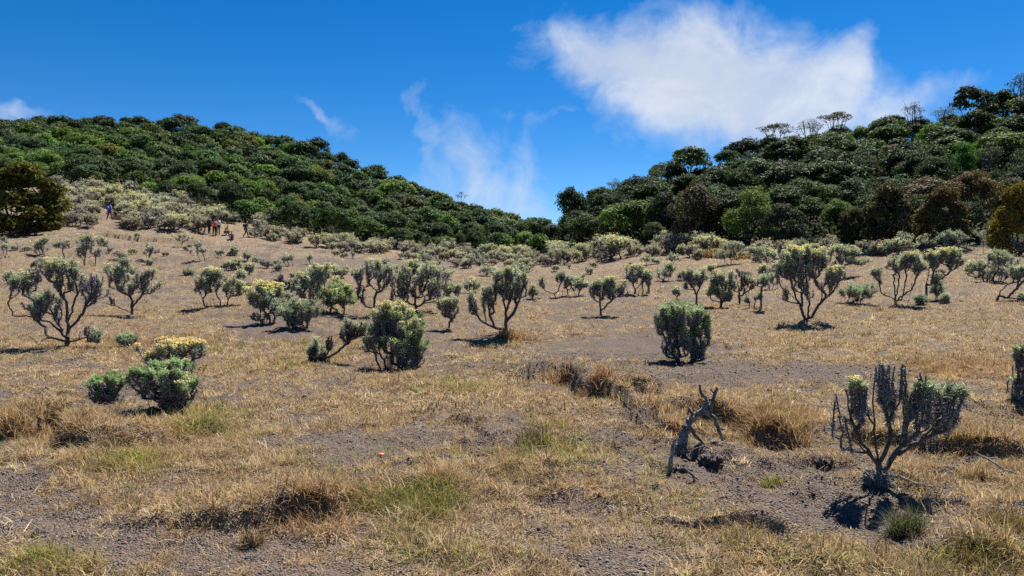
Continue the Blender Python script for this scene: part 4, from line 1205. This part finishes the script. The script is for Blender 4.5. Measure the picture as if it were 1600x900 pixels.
parts = [scatter_turf(9000, 3.2, 8.5, 7, .06, .15, .0042, 21, -.05, True), scatter_turf(9000, 8.5, 18, 5, .08, .18, .008, 22, -.05, True)]
for args in ((26000, 3.2, 7.5, 7, .025, .065, .0042, 1), (34000, 7.5, 14, 6, .03, .075, .0062, 2), (36000, 14, 26, 5, .035, .09, .010, 3), (26000, 26, 50, 4, .05, .12, .018, 4), (12000, 50, 98, 4, .08, .2, .035, 5)):
    parts.append(scatter_turf(*args))
for args in ((7000, 3.2, 8, 26, .05, .13, .0046, 11, .12), (9000, 8, 18, 16, .06, .14, .0085, 12, .15), (4200, 18, 42, 14, .08, .18, .017, 13, .3)):
    parts.append(scatter_turf(*args))
vs, fa, cs, off = [], [[], []], [], 0
for v, f, c in parts:
    vs.append(v); cs.append(c); fa[0].append(f[0] + off); fa[1].append(f[1] + off); off += len(v)
gm = mesh_from('dry_grass', np.concatenate(vs), [np.concatenate(fa[0]), np.concatenate(fa[1])], np.concatenate(cs), False, [M_GRASS])
tag(add_obj('dry_grass', gm), 'short straw coloured grass with green and rusty patches over the meadow', 'grass', kind='stuff')

# loose cinders
rg = np.random.default_rng(77)
n = 110000
y = np.sqrt(rg.uniform(3.2 ** 2, 15 ** 2, n)); x = rg.uniform(-.74, .74, n) * y
z = ground_z(x, y)
t, g, r_ = cover(x, y, z)
kp = rg.random(n) < np.clip(1.05 - t * 1.1, .04, 1) * np.clip(7 / y, .25, 1)
x, y, z = x[kp], y[kp], z[kp]; n = len(x)
sz = rg.lognormal(-5.35, .45, n) * (1 + y / 14)
octv = np.array([[1, 0, 0], [-1, 0, 0], [0, 1, 0], [0, -1, 0], [0, 0, 1], [0, 0, -1.0]])
ang = rg.uniform(0, 6.28, n)
vv = octv[None] * (sz[:, None, None] * rg.uniform(.55, 1.25, (n, 6, 1))) * np.array([1, 1, .65])
ca, sa = np.cos(ang)[:, None], np.sin(ang)[:, None]
vx = vv[:, :, 0] * ca - vv[:, :, 1] * sa; vy = vv[:, :, 0] * sa + vv[:, :, 1] * ca
vv = np.stack([vx + x[:, None], vy + y[:, None], vv[:, :, 2] + z[:, None] + .15 * sz[:, None]], 2).reshape(-1, 3)
of = np.array([[0, 2, 4], [2, 1, 4], [1, 3, 4], [3, 0, 4], [2, 0, 5], [1, 2, 5], [3, 1, 5], [0, 3, 5]])
ff = (np.arange(n)[:, None, None] * 6 + of[None]).reshape(-1, 3)
m_, t_n, o_n = new_mat('cinder_stone')
at_ = t_n.node('ShaderNodeAttribute', attribute_name='col')
p_ = t_n.node('ShaderNodeBsdfPrincipled'); p_.inputs['Roughness'].default_value = .9
t_n.l.new(at_.outputs['Color'], p_.inputs['Base Color']); t_n.l.new(p_.outputs[0], o_n.inputs[0])
tag(add_obj('gravel', mesh_from('gravel', vv, ff, percol(n, (.15, .127, .112), .6, rg, 6), False, [m_])), 'loose dark grey cinder gravel between the grass', 'gravel', kind='stuff')


def tussock(px, py, wpx, hpx, label, cols, n=420, dark=0.0, name='grass_tussock'):
    g = p2g(px, py); s = g[1] / F
    rg_ = np.random.default_rng(int(px * 7 + py))
    W_, H_ = wpx * s, hpx * s
    ang_ = rg_.uniform(0, 6.28, n); rr_ = np.sqrt(rg_.random(n)) * W_ * .42
    pos_ = np.stack([np.cos(ang_) * rr_, np.sin(ang_) * rr_ * .8, np.zeros(n)], 1)
    pos_[:, 2] = ground_z(pos_[:, 0] + g[0], pos_[:, 1] + g[1]) - g[2] - .01
    cols = np.array(cols)
    c_ = cols[rg_.integers(len(cols), size=n)] * rg_.uniform(.65, 1.3, (n, 1))
    v_, f_, c_ = blades(pos_, c_, H_ * rg_.uniform(.55, 1.25, n), np.full(n, max(.004, s * 1.0)) * rg_.uniform(.7, 1.3, n), np.abs(rg_.normal(0, .8, n)) + .15 * rr_ / (W_ + 1e-6), rg_)
    o = add_obj(name, mesh_from(name, v_, f_, c_, False, [M_GRASS]), None, tuple(g))
    return tag(o, label, 'grass tuft')


SOOT = [[.05, .043, .035], [.09, .075, .055], [.035, .03, .026]]
STR = STRAW.tolist(); GR_ = GRN.tolist(); RU_ = RUS.tolist()
tussock(1416, 832, 62, 44, 'spiky grey green grass tuft in front of the candelabra bush', [[.14, .17, .08], [.10, .11, .06], [.17, .16, .10], [.06, .06, .045]], 700)
tussock(490, 812, 100, 38, 'straw tussock with dark hollow left of the green grass patch', STR + RU_ + SOOT[:1], 560)
tussock(395, 850, 46, 30, 'small dry tussock overhanging black soil', STR + SOOT, 420)
tussock(655, 800, 120, 34, 'bright green grass patch in the straw turf', GR_ + GR_ + STR[:2], 1300)
tussock(590, 800, 60, 26, 'yellow green grass patch next to the brighter one', GR_ + STR[:3], 500)
tussock(690, 745, 70, 28, 'brown dry tussock behind the green grass patch', RU_ + STR, 520)
tussock(40, 672, 90, 36, 'shaggy straw tussock at the frame edge on a mound', STR + RU_ + SOOT[:1], 800)
tussock(105, 690, 60, 28, 'shaggy tussock on the lower lip of the mound', STR + SOOT[:1], 480)
tussock(930, 605, 60, 26, 'rusty tussock on top of the eroded bank', RU_ + RU_ + STR[:1], 520)
tussock(868, 598, 54, 24, 'rusty tussock where the eroded bank starts', RU_ + STR[:2], 420)
tussock(1030, 632, 110, 22, 'wide rusty tussock with black shadow under its lip', RU_ + STR[:3], 560)
tussock(1185, 668, 110, 27, 'tallest rusty tussock beside the dead snag', RU_ + RU_[2:] + STR, 620)
tussock(1245, 690, 50, 26, 'rusty tuft between the snag and the candelabra bush', RU_ + STR[:2], 400)
tussock(835, 692, 70, 22, 'dark greenish tuft in mid turf', SOOT + GR_[:2] + STR[:1], 480)
tussock(1575, 832, 90, 36, 'mossy golden hummock at the frame edge', [[.22, .17, .05], [.18, .13, .045], [.12, .10, .035], [.27, .19, .07]], 1100)
tussock(1528, 872, 90, 30, 'mossy green hummock in the bottom corner', [[.17, .15, .045], [.13, .12, .035], [.21, .16, .06]], 1000)
tussock(1170, 842, 110, 22, 'low mossy tuft on the black soil bank', [[.30, .25, .09], [.22, .19, .07], [.38, .29, .13]], 420)
tussock(1528, 745, 46, 26, 'small golden tuft beside the bleached branch', RU_[2:] + STR, 380)
tussock(800, 526, 50, 14, 'rusty grass skirt around the forked bush', RU_ + STR[:1], 480)
tussock(1500, 690, 70, 24, 'rusty dry tuft behind the bleached branch', RU_ + STR, 480)
tussock(60, 888, 110, 24, 'yellow green tuft in the bottom corner', GR_ + STR[:2], 700)
tussock(1120, 402, 50, 16, 'tall straw grass clump at the forest foot', [[.40, .28, .13], [.34, .22, .10]], 500)
tussock(1160, 405, 40, 14, 'second tall straw clump beside the two tiered bush', [[.40, .28, .13], [.32, .21, .10]], 400)
tussock(1205, 758, 40, 18, 'fresh green weed clump in grey soil beyond the bush shadow', GR_, 300)
tussock(270, 640, 30, 24, 'rusty tuft at the foot of the green cushion bush', RU_ + STR[:1], 260)


# dark earth clods where turf has broken away
def clod(px, py, wpx, label, hk=.36):
    g = p2g(px, py); s = g[1] / F
    rg_ = np.random.default_rng(int(px * 3 + py * 5))
    nu, nv = 44, 22
    u = np.linspace(0, 2 * np.pi, nu, endpoint=False); vv_ = np.linspace(0.0, np.pi * .62, nv)
    Ug, Vg = np.meshgrid(u, vv_)
    r_ = wpx * s * .5 * (1 + .5 * fbm(np.cos(Ug) * 2.2 + px, np.sin(Ug) * 2.2 + Vg * 2.4, 13, 6, .6))
    P = np.stack([r_ * np.sin(Vg) * np.cos(Ug), r_ * np.sin(Vg) * np.sin(Ug) * .7, r_ * np.cos(Vg) * hk + .01 * rg_.normal(size=Ug.shape)], 2).reshape(-1, 3)
    i = np.arange(nu * nv).reshape(nv, nu)
    f_ = np.stack([i[:-1], i[1:], np.roll(i[1:], -1, 1), np.roll(i[:-1], -1, 1)], 2).reshape(-1, 4)
    o = add_obj('earth_clod', mesh_from('earth_clod', P, f_, None, True, [M_CLOD]), None, tuple(g))
    tag(o, label, 'clod')


M_CLOD = wood_mat('dark_earth', (.035, .029, .026, 1), (.15, .125, .11, 1), 38)
for a in ((1066, 734, 30, 'clod of black earth under the dead snag', .3), (1112, 716, 34, 'broad clod of black earth right of the dead snag', .28), (1290, 722, 34, 'dark earth clod left of the candelabra trunk'),
          (1478, 740, 40, 'dark clod between bush trunk and bleached branch'),
          (60, 838, 24, 'flat dark stone lying alone in gravel', .35), (1520, 722, 30, 'dark clod behind the bleached branch')):
    clod(*a)


# ------------------------------------------------------------------ dead wood
def stick(name, px, py, lines, label, mat, cat, depth=.3, seed=1):
    g = p2g(px, py); s = g[1] / F
    rg_ = np.random.default_rng(seed)
    P0, P1, A, B = [], [], [], []
    for ln in lines:
        pts = [np.array([(a - px) * s, (dpt if dpt is not None else 0.0) * s, (py - b) * s]) for a, b, dpt, _ in ln]
        rad_ = [q[3] * s * .66 for q in ln]
        for k in range(len(pts) - 1):
            n_ = 9
            for j in range(n_):
                u0, u1 = j / n_, (j + 1) / n_
                P0.append((k, u0)); 
                a0 = pts[k] * (1 - u0) + pts[k + 1] * u0; a1 = pts[k] * (1 - u1) + pts[k + 1] * u1
                P0[-1] = a0; P1.append(a1)
                A.append(rad_[k] * (1 - u0) + rad_[k + 1] * u0); B.append(rad_[k] * (1 - u1) + rad_[k + 1] * u1)
    P0, P1 = np.array(P0), np.array(P1)
    wob = lambda q: q + (np.stack([fbm(q[:, 2] * 9 + 1, q[:, 0] * 9, 3, 3), fbm(q[:, 2] * 9, q[:, 0] * 9 + 5, 4, 3), fbm(q[:, 2] * 9 + 8, q[:, 0] * 9, 6, 3)], 1)) * .016
    kr = lambda q: 1 + .42 * fbm(q[:, 0] * 28, q[:, 2] * 28, 8, 3)
    v_, f_ = tubes(wob(P0), wob(P1), np.array(A) * kr(P0), np.array(B) * kr(P1), 8)
    o = add_obj(name, mesh_from(name, v_, f_, None, True, [mat]), None, tuple(g))
    return tag(o, label, cat)


stick('dead_snag', 1062, 712, [[(1053, 738, -6, 11), (1059, 712, -2, 13), (1067, 684, 2, 12), (1078, 662, 6, 10), (1092, 648, 9, 8), (1106, 643, 12, 7)],
                               [(1104, 644, 12, 7), (1117, 654, 14, 6), (1124, 668, 16, 5), (1133, 690, 12, 4)],
                               [(1096, 648, 10, 7), (1107, 634, 12, 6), (1106, 622, 14, 5), (1100, 614, 16, 4), (1098, 603, 18, 2.5)],
                               [(1110, 643, 12, 6), (1119, 632, 17, 5), (1121, 620, 20, 4.5), (1126, 608, 22, 2.6)],
                               [(1121, 620, 20, 3), (1115, 612, 24, 1.8)], [(1126, 672, 16, 3), (1140, 676, 22, 1.6)],
                               [(1076, 664, 5, 5), (1084, 680, -8, 3.5), (1098, 692, -14, 3), (1112, 706, -18, 2)],
                               [(1088, 650, 8, 5), (1078, 640, 2, 3), (1072, 650, -4, 2)], [(1062, 700, 0, 6), (1050, 716, -10, 4), (1046, 738, -16, 3)], [(1060, 715, 0, 7), (1074, 730, -12, 4), (1080, 742, -18, 2)]],
      'twisted dead snag arching over black soil', M_GREY, 'dead wood')
stick('dead_branch', 1048, 738, [[(1046, 742, 0, 4.5), (1047, 715, 3, 5), (1051, 702, 6, 4.5), (1056, 690, 10, 4)]], 'short upright bleached branch stub beside the snag', M_PALE, 'dead wood')
stick('dead_branch', 1590, 742, [[(1540, 712, 30, 1.6), (1556, 722, 18, 2.2), (1572, 735, 6, 3), (1590, 742, 0, 3.6), (1625, 752, -8, 4)], [(1556, 722, 18, 2), (1570, 720, 20, 1.4)]], 'bleached fallen branch at the frame edge', M_PALE, 'dead wood')
stick('dead_root', 1440, 766, [[(1408, 746, 0, 2.6), (1430, 756, 0, 2.2), (1448, 768, 0, 2), (1472, 770, 2, 1.4)], [(1430, 756, 0, 1.8), (1456, 762, 8, 1.6), (1480, 776, 4, 1.2)], [(1446, 762, 4, 1.5), (1470, 760, 8, 1), (1500, 764, 10, .8)]], 'pale root fingers spreading from the candelabra bush', M_PALE, 'root')
stick('dead_twig', 1285, 742, [[(1262, 742, 0, 1), (1278, 738, 2, 1.1), (1290, 728, 6, .8)], [(1278, 738, 2, .8), (1284, 748, -4, .6)]], 'thin bleached twig lying left of the candelabra bush', M_PALE, 'twig')
stick('dead_root', 1080, 752, [[(1070, 735, 6, 2.5), (1082, 745, 0, 3), (1086, 758, -4, 2.4), (1078, 764, -8, 1.6)], [(1082, 745, 0, 2), (1094, 752, -3, 1.4)]], 'ashy root knuckle in front of the dead snag', M_GREY, 'root')

stick('dead_twig', 1100, 700, [[(1082, 704, 4, 1.4), (1098, 700, 0, 1.6), (1116, 690, 4, 1.2), (1130, 692, 8, .8)], [(1098, 700, 0, 1.2), (1110, 706, -8, .8)]], 'grey broken twig tangled under the arch of the dead snag', M_PALE, 'twig')
stick('dead_twig', 1160, 770, [[(1140, 764, 0, 1), (1156, 770, 0, 1.3), (1178, 766, 6, 1), (1190, 772, 8, .7)]], 'grey twig lying on bare soil below the dead snag', M_GREY, 'twig')
# scrap of litter
g = p2g(595, 714)
lv = np.array([[-.03, -.01, 0], [.02, -.018, .006], [.034, .012, .018], [-.018, .02, .022], [0, 0, .026]]) * .9
lm_, lt, lo_ = new_mat('orange_wrapper')
lp = lt.node('ShaderNodeBsdfPrincipled'); lp.inputs['Base Color'].default_value = (.75, .22, .08, 1); lp.inputs['Roughness'].default_value = .4
lt.l.new(lp.outputs[0], lo_.inputs[0])
lme = mesh_from('litter_scrap', np.concatenate([lv, lv - [0, 0, .004]]), [np.array([[0, 1, 4], [1, 2, 4], [2, 3, 4], [3, 0, 4], [6, 5, 9], [7, 6, 9], [8, 7, 9], [5, 8, 9]]), np.array([[0, 5, 6, 1], [1, 6, 7, 2], [2, 7, 8, 3], [3, 8, 5, 0]])], None, False, [lm_])
tag(add_obj('litter_scrap', lme, None, (g[0], g[1], g[2] + .012)), 'crumpled orange scrap of litter on the grey gravel', 'litter')


# ------------------------------------------------------------------ people
def plain(name, c, rough=.8):
    m2, t2, o2 = new_mat(name)
    tcn = t2.n.new('ShaderNodeTexCoord')
    nz = t2.noise(tcn.outputs['Object'], 14, 3, .6)
    p2 = t2.node('ShaderNodeBsdfPrincipled'); p2.inputs['Roughness'].default_value = rough
    t2.l.new(t2.mix(nz.outputs[0], tuple(v_ * .8 for v_ in c) + (1,), tuple(min(1, v_ * 1.2) for v_ in c) + (1,)), p2.inputs['Base Color'])
    t2.l.new(p2.outputs[0], o2.inputs[0])
    return m2


SKIN = plain('skin', (.36, .22, .15), .5); HAIR = plain('black_hair', (.015, .012, .01), .5)


def skin_mesh(name, verts, edges, radii, mat, root=0):
    me = bpy.data.meshes.new(name)
    me.from_pydata([tuple(v_) for v_ in verts], edges, [])
    o = bpy.data.objects.new(name, me); COL.objects.link(o)
    md = o.modifiers.new('skin', 'SKIN'); md.use_smooth_shade = True
    for k, sv_ in enumerate(me.skin_vertices[0].data):
        r_ = radii[k]
        sv_.radius = (r_, r_) if np.isscalar(r_) else r_
        sv_.use_root = k == root
    sb = o.modifiers.new('sub', 'SUBSURF'); sb.levels = 1; sb.render_levels = 1
    dg = bpy.context.evaluated_depsgraph_get()
    m2 = bpy.data.meshes.new_from_object(o.evaluated_get(dg))
    bpy.data.objects.remove(o); bpy.data.meshes.remove(me)
    m2.name = name
    m2.materials.clear(); m2.materials.append(mat)
    m2.polygons.foreach_set('use_smooth', [True] * len(m2.polygons))
    return m2


POSES = {   # joint positions for a 1.68 m figure facing -Y: (x, y, z)
    'stand': dict(pelvis=(0, 0, .92), waist=(0, .0, 1.06), chest=(0, 0, 1.28), neck=(0, .0, 1.43), head=(0, -.02, 1.55), crown=(0, -.01, 1.64),
                  shl=(-.17, 0, 1.36), ell=(-.23, .03, 1.10), wrl=(-.22, -.06, .88), shr=(.17, 0, 1.36), elr=(.24, .03, 1.11), wrr=(.20, -.10, .92),
                  hipl=(-.09, 0, .88), knl=(-.10, -.02, .48), anl=(-.11, .03, .08), toel=(-.12, -.13, .03), hipr=(.09, 0, .88), knr=(.11, -.02, .48), anr=(.12, .03, .08), toer=(.14, -.13, .03)),
    'walk': dict(pelvis=(0, 0, .91), waist=(0, -.03, 1.05), chest=(0, -.08, 1.27), neck=(0, -.11, 1.41), head=(0, -.15, 1.52), crown=(0, -.15, 1.61),
                 shl=(-.17, -.08, 1.34), ell=(-.23, .04, 1.10), wrl=(-.22, .02, .88), shr=(.17, -.08, 1.34), elr=(.23, -.12, 1.09), wrr=(.19, -.28, .95),
                 hipl=(-.09, 0, .87), knl=(-.10, -.18, .50), anl=(-.10, -.22, .09), toel=(-.10, -.38, .05), hipr=(.09, 0, .87), knr=(.10, .04, .48), anr=(.10, .26, .12), toer=(.10, .16, .03)),
    'crouch': dict(pelvis=(0, .08, .34), waist=(0, .04, .47), chest=(0, -.06, .66), neck=(0, -.12, .79), head=(0, -.17, .90), crown=(0, -.17, .99),
                   shl=(-.17, -.06, .73), ell=(-.24, -.18, .52), wrl=(-.14, -.36, .44), shr=(.17, -.06, .73), elr=(.24, -.18, .52), wrr=(.12, -.38, .42),
                   hipl=(-.10, .08, .32), knl=(-.17, -.28, .46), anl=(-.14, -.08, .08), toel=(-.15, -.24, .03), hipr=(.10, .08, .32), knr=(.17, -.28, .46), anr=(.14, -.08, .08), toer=(.15, -.24, .03)),
    'sit': dict(pelvis=(0, .08, .12), waist=(0, .10, .26), chest=(0, .06, .46), neck=(0, .02, .60), head=(0, -.02, .71), crown=(0, -.02, .80),
                shl=(-.17, .06, .54), ell=(-.24, -.05, .34), wrl=(-.15, -.25, .33), shr=(.17, .06, .54), elr=(.24, -.05, .34), wrr=(.14, -.26, .34),
                hipl=(-.10, .06, .11), knl=(-.16, -.34, .40), anl=(-.14, -.50, .08), toel=(-.15, -.66, .04), hipr=(.10, .06, .11), knr=(.16, -.34, .40), anr=(.14, -.50, .08), toer=(.15, -.66, .04)),
}
RADI = dict(pelvis=(.145, .11), waist=(.125, .095), chest=(.15, .11), neck=.055, head=(.078, .095), crown=(.06, .07), shl=.062, ell=.044, wrl=.03, shr=.062, elr=.044, wrr=.03,
            hipl=.088, knl=.062, anl=.042, toel=.035, hipr=.088, knr=.062, anr=.042, toer=.035)
BONES = [('pelvis', 'waist'), ('waist', 'chest'), ('chest', 'neck'), ('neck', 'head'), ('head', 'crown'), ('chest', 'shl'), ('shl', 'ell'), ('ell', 'wrl'), ('chest', 'shr'), ('shr', 'elr'), ('elr', 'wrr'),
         ('pelvis', 'hipl'), ('hipl', 'knl'), ('knl', 'anl'), ('anl', 'toel'), ('pelvis', 'hipr'), ('hipr', 'knr'), ('knr', 'anr'), ('anr', 'toer')]


def person(px, py, pose, face, top, legs, label, hat=None, sc=1.0):
    g = p2g(px, py)
    J = POSES[pose]
    names = list(J)
    vs_ = [np.array(J[k]) for k in names]; rd_ = [RADI[k] for k in names]
    ed = [(names.index(a), names.index(b)) for a, b in BONES]
    for s_, w_, e_ in ((-1, 'wrl', 'ell'), (1, 'wrr', 'elr')):            # palm, four fingers and a thumb
        wv = np.array(J[w_]); d = unit(wv - np.array(J[e_])); sd_ = unit(np.cross(d, [s_, 0, .2])); wi = names.index(w_)
        vs_.append(wv + d * .08); rd_.append(.028); pi = len(vs_) - 1; ed.append((wi, pi))
        for q, ln in ((-1.5, .06), (-.5, .075), (.5, .08), (1.5, .07)):
            a = wv + d * .10 + sd_ * q * .017
            vs_ += [a, a + d * ln * .5, a + d * ln * .85 + np.array([-s_ * .02, 0, 0])]; rd_ += [.010, .009, .008]
            k = len(vs_)
            ed += [(pi, k - 3), (k - 3, k - 2), (k - 2, k - 1)]
        a = wv + d * .04 - sd_ * .035
        vs_ += [a, a + d * .045 - sd_ * .012]; rd_ += [.011, .009]; k = len(vs_)
        ed += [(wi, k - 2), (k - 2, k - 1)]
    root = empty('person', tuple(g), face)
    root.scale = (sc, sc, sc)
    tag(root, label, 'person', 'hikers on the meadow')
    add_obj('body', skin_mesh('body', vs_, ed, rd_, SKIN), root)
    def shell(nm, keys, bones, grow, mat, cut=None):
        vv2 = [np.array(J[k]) for k in keys]; rr2 = [(np.array(RADI[k]) * grow + .008) for k in keys]
        rr2 = [float(r_) if np.ndim(r_) == 0 else tuple(r_) for r_ in rr2]
        add_obj(nm, skin_mesh(nm, vv2, [(keys.index(a), keys.index(b)) for a, b in bones], rr2, mat), root)
    shell('jacket', ['waist', 'pelvis', 'chest', 'shl', 'ell', 'wrl', 'shr', 'elr', 'wrr'], [('pelvis', 'waist'), ('waist', 'chest'), ('chest', 'shl'), ('shl', 'ell'), ('ell', 'wrl'), ('chest', 'shr'), ('shr', 'elr'), ('elr', 'wrr')], 1.12, top)
    shell('trousers', ['pelvis', 'hipl', 'knl', 'anl', 'hipr', 'knr', 'anr'], [('pelvis', 'hipl'), ('hipl', 'knl'), ('knl', 'anl'), ('pelvis', 'hipr'), ('hipr', 'knr'), ('knr', 'anr')], 1.1, legs)
    for s_ in ('l', 'r'):
        shell('shoe', ['an' + s_, 'toe' + s_], [('an' + s_, 'toe' + s_)], 1.1, M_SHOE)
    h, c_ = np.array(J['head']), np.array(J['crown'])
    hb = [h + [0, .035, .01], c_ + [0, .02, .015], c_ + [0, -.035, .0]]
    add_obj('hair', skin_mesh('hair', hb, [(0, 1), (1, 2)], [(.082, .075), (.08, .075), (.062, .04)], hat or HAIR), root)
    for s_ in (-1, 1):
        e_ = h + np.array([s_ * .03, -.088, .02])
        v_, f_ = tubes(np.array([e_]), np.array([e_ + [0, -.008, 0]]), [.010], [.004], 6)
        add_obj('eye', mesh_from('eye', v_, f_, None, True, [HAIR]), root)
    nb = h + np.array([0, -.085, -.005])
    add_obj('nose', skin_mesh('nose', [nb + [0, 0, .025], nb + [0, -.022, -.012]], [(0, 1)], [.009, .014], SKIN), root)
    return root


def pack(host, pose, mat, label, sc=1.0, k=1.0):
    """a rucksack resting against a person's back"""
    J = POSES[pose]
    c_ = np.array(J['chest']) * .6 + np.array(J['waist']) * .4 + [0, .20, .02]
    vs_ = [c_ + [0, 0, -.22 * k], c_ + [0, .01, 0], c_ + [0, 0, .20 * k], c_ + [0, .11 * k, -.10]]
    me = skin_mesh('backpack', vs_, [(0, 1), (1, 2), (1, 3)], [(.15 * k, .10 * k), (.16 * k, .12 * k), (.13 * k, .10 * k), (.10 * k, .06)], mat)
    o = add_obj('backpack', me, None, host.location, host.rotation_euler.z)
    tag(o, label, 'backpack')
    for s_ in (-1, 1):
        p = [np.array(J['chest']) + [s_ * .11, .14, .12], np.array(J['chest']) + [s_ * .12, -.0, .17], np.array(J['chest']) + [s_ * .13, -.14, .02], np.array(J['waist']) + [s_ * .15, .05, 0]]
        v_, f_ = tubes(np.array(p[:-1]), np.array(p[1:]), [.016] * 3, [.016] * 3, 6)
        add_obj('strap', mesh_from('strap', v_, f_, None, True, [mat]), o)
    return o


M_SHOE = plain('dark_shoes', (.04, .035, .03))
NAVY, BLACK, ORNG, WHITE, YELW, MAROON, BLUE, DGREY = (plain('navy_cloth', (.022, .028, .055)), plain('black_cloth', (.014, .014, .018)), plain('orange_cloth', (.78, .15, .035)), plain('pale_cloth', (.60, .60, .62)),
                                                       plain('yellow_cloth', (.78, .44, .03)), plain('maroon_cloth', (.16, .035, .045)), plain('blue_cloth', (.045, .12, .38)), plain('grey_cloth', (.09, .09, .10)))
person(327, 366, 'stand', R(150), NAVY, BLACK, 'standing person in navy jacket and black trousers, first of the group')
person(335, 369.5, 'stand', R(190), ORNG, BLACK, 'standing person in orange top and black trousers')
hk = person(341, 367, 'stand', R(215), WHITE, BLACK, 'standing person in pale top beside the orange one')
person(354, 368, 'crouch', R(60), YELW, DGREY, 'crouching person in yellow top')
person(362, 375, 'sit', R(20), MAROON, DGREY, 'person in maroon sitting on the ground')
wk = person(384, 371, 'walk', R(100), NAVY, DGREY, 'dark clothed person walking apart from the group')
pack(wk, 'walk', BLACK, 'dark backpack worn by the walking person')
bl = person(171, 344, 'walk', R(165), BLUE, MAROON, 'person in blue climbing through the scrub slope')
pack(bl, 'walk', BLUE, 'big blue backpack worn by the person in the scrub', k=1.15)
print('objects', len(bpy.data.objects))
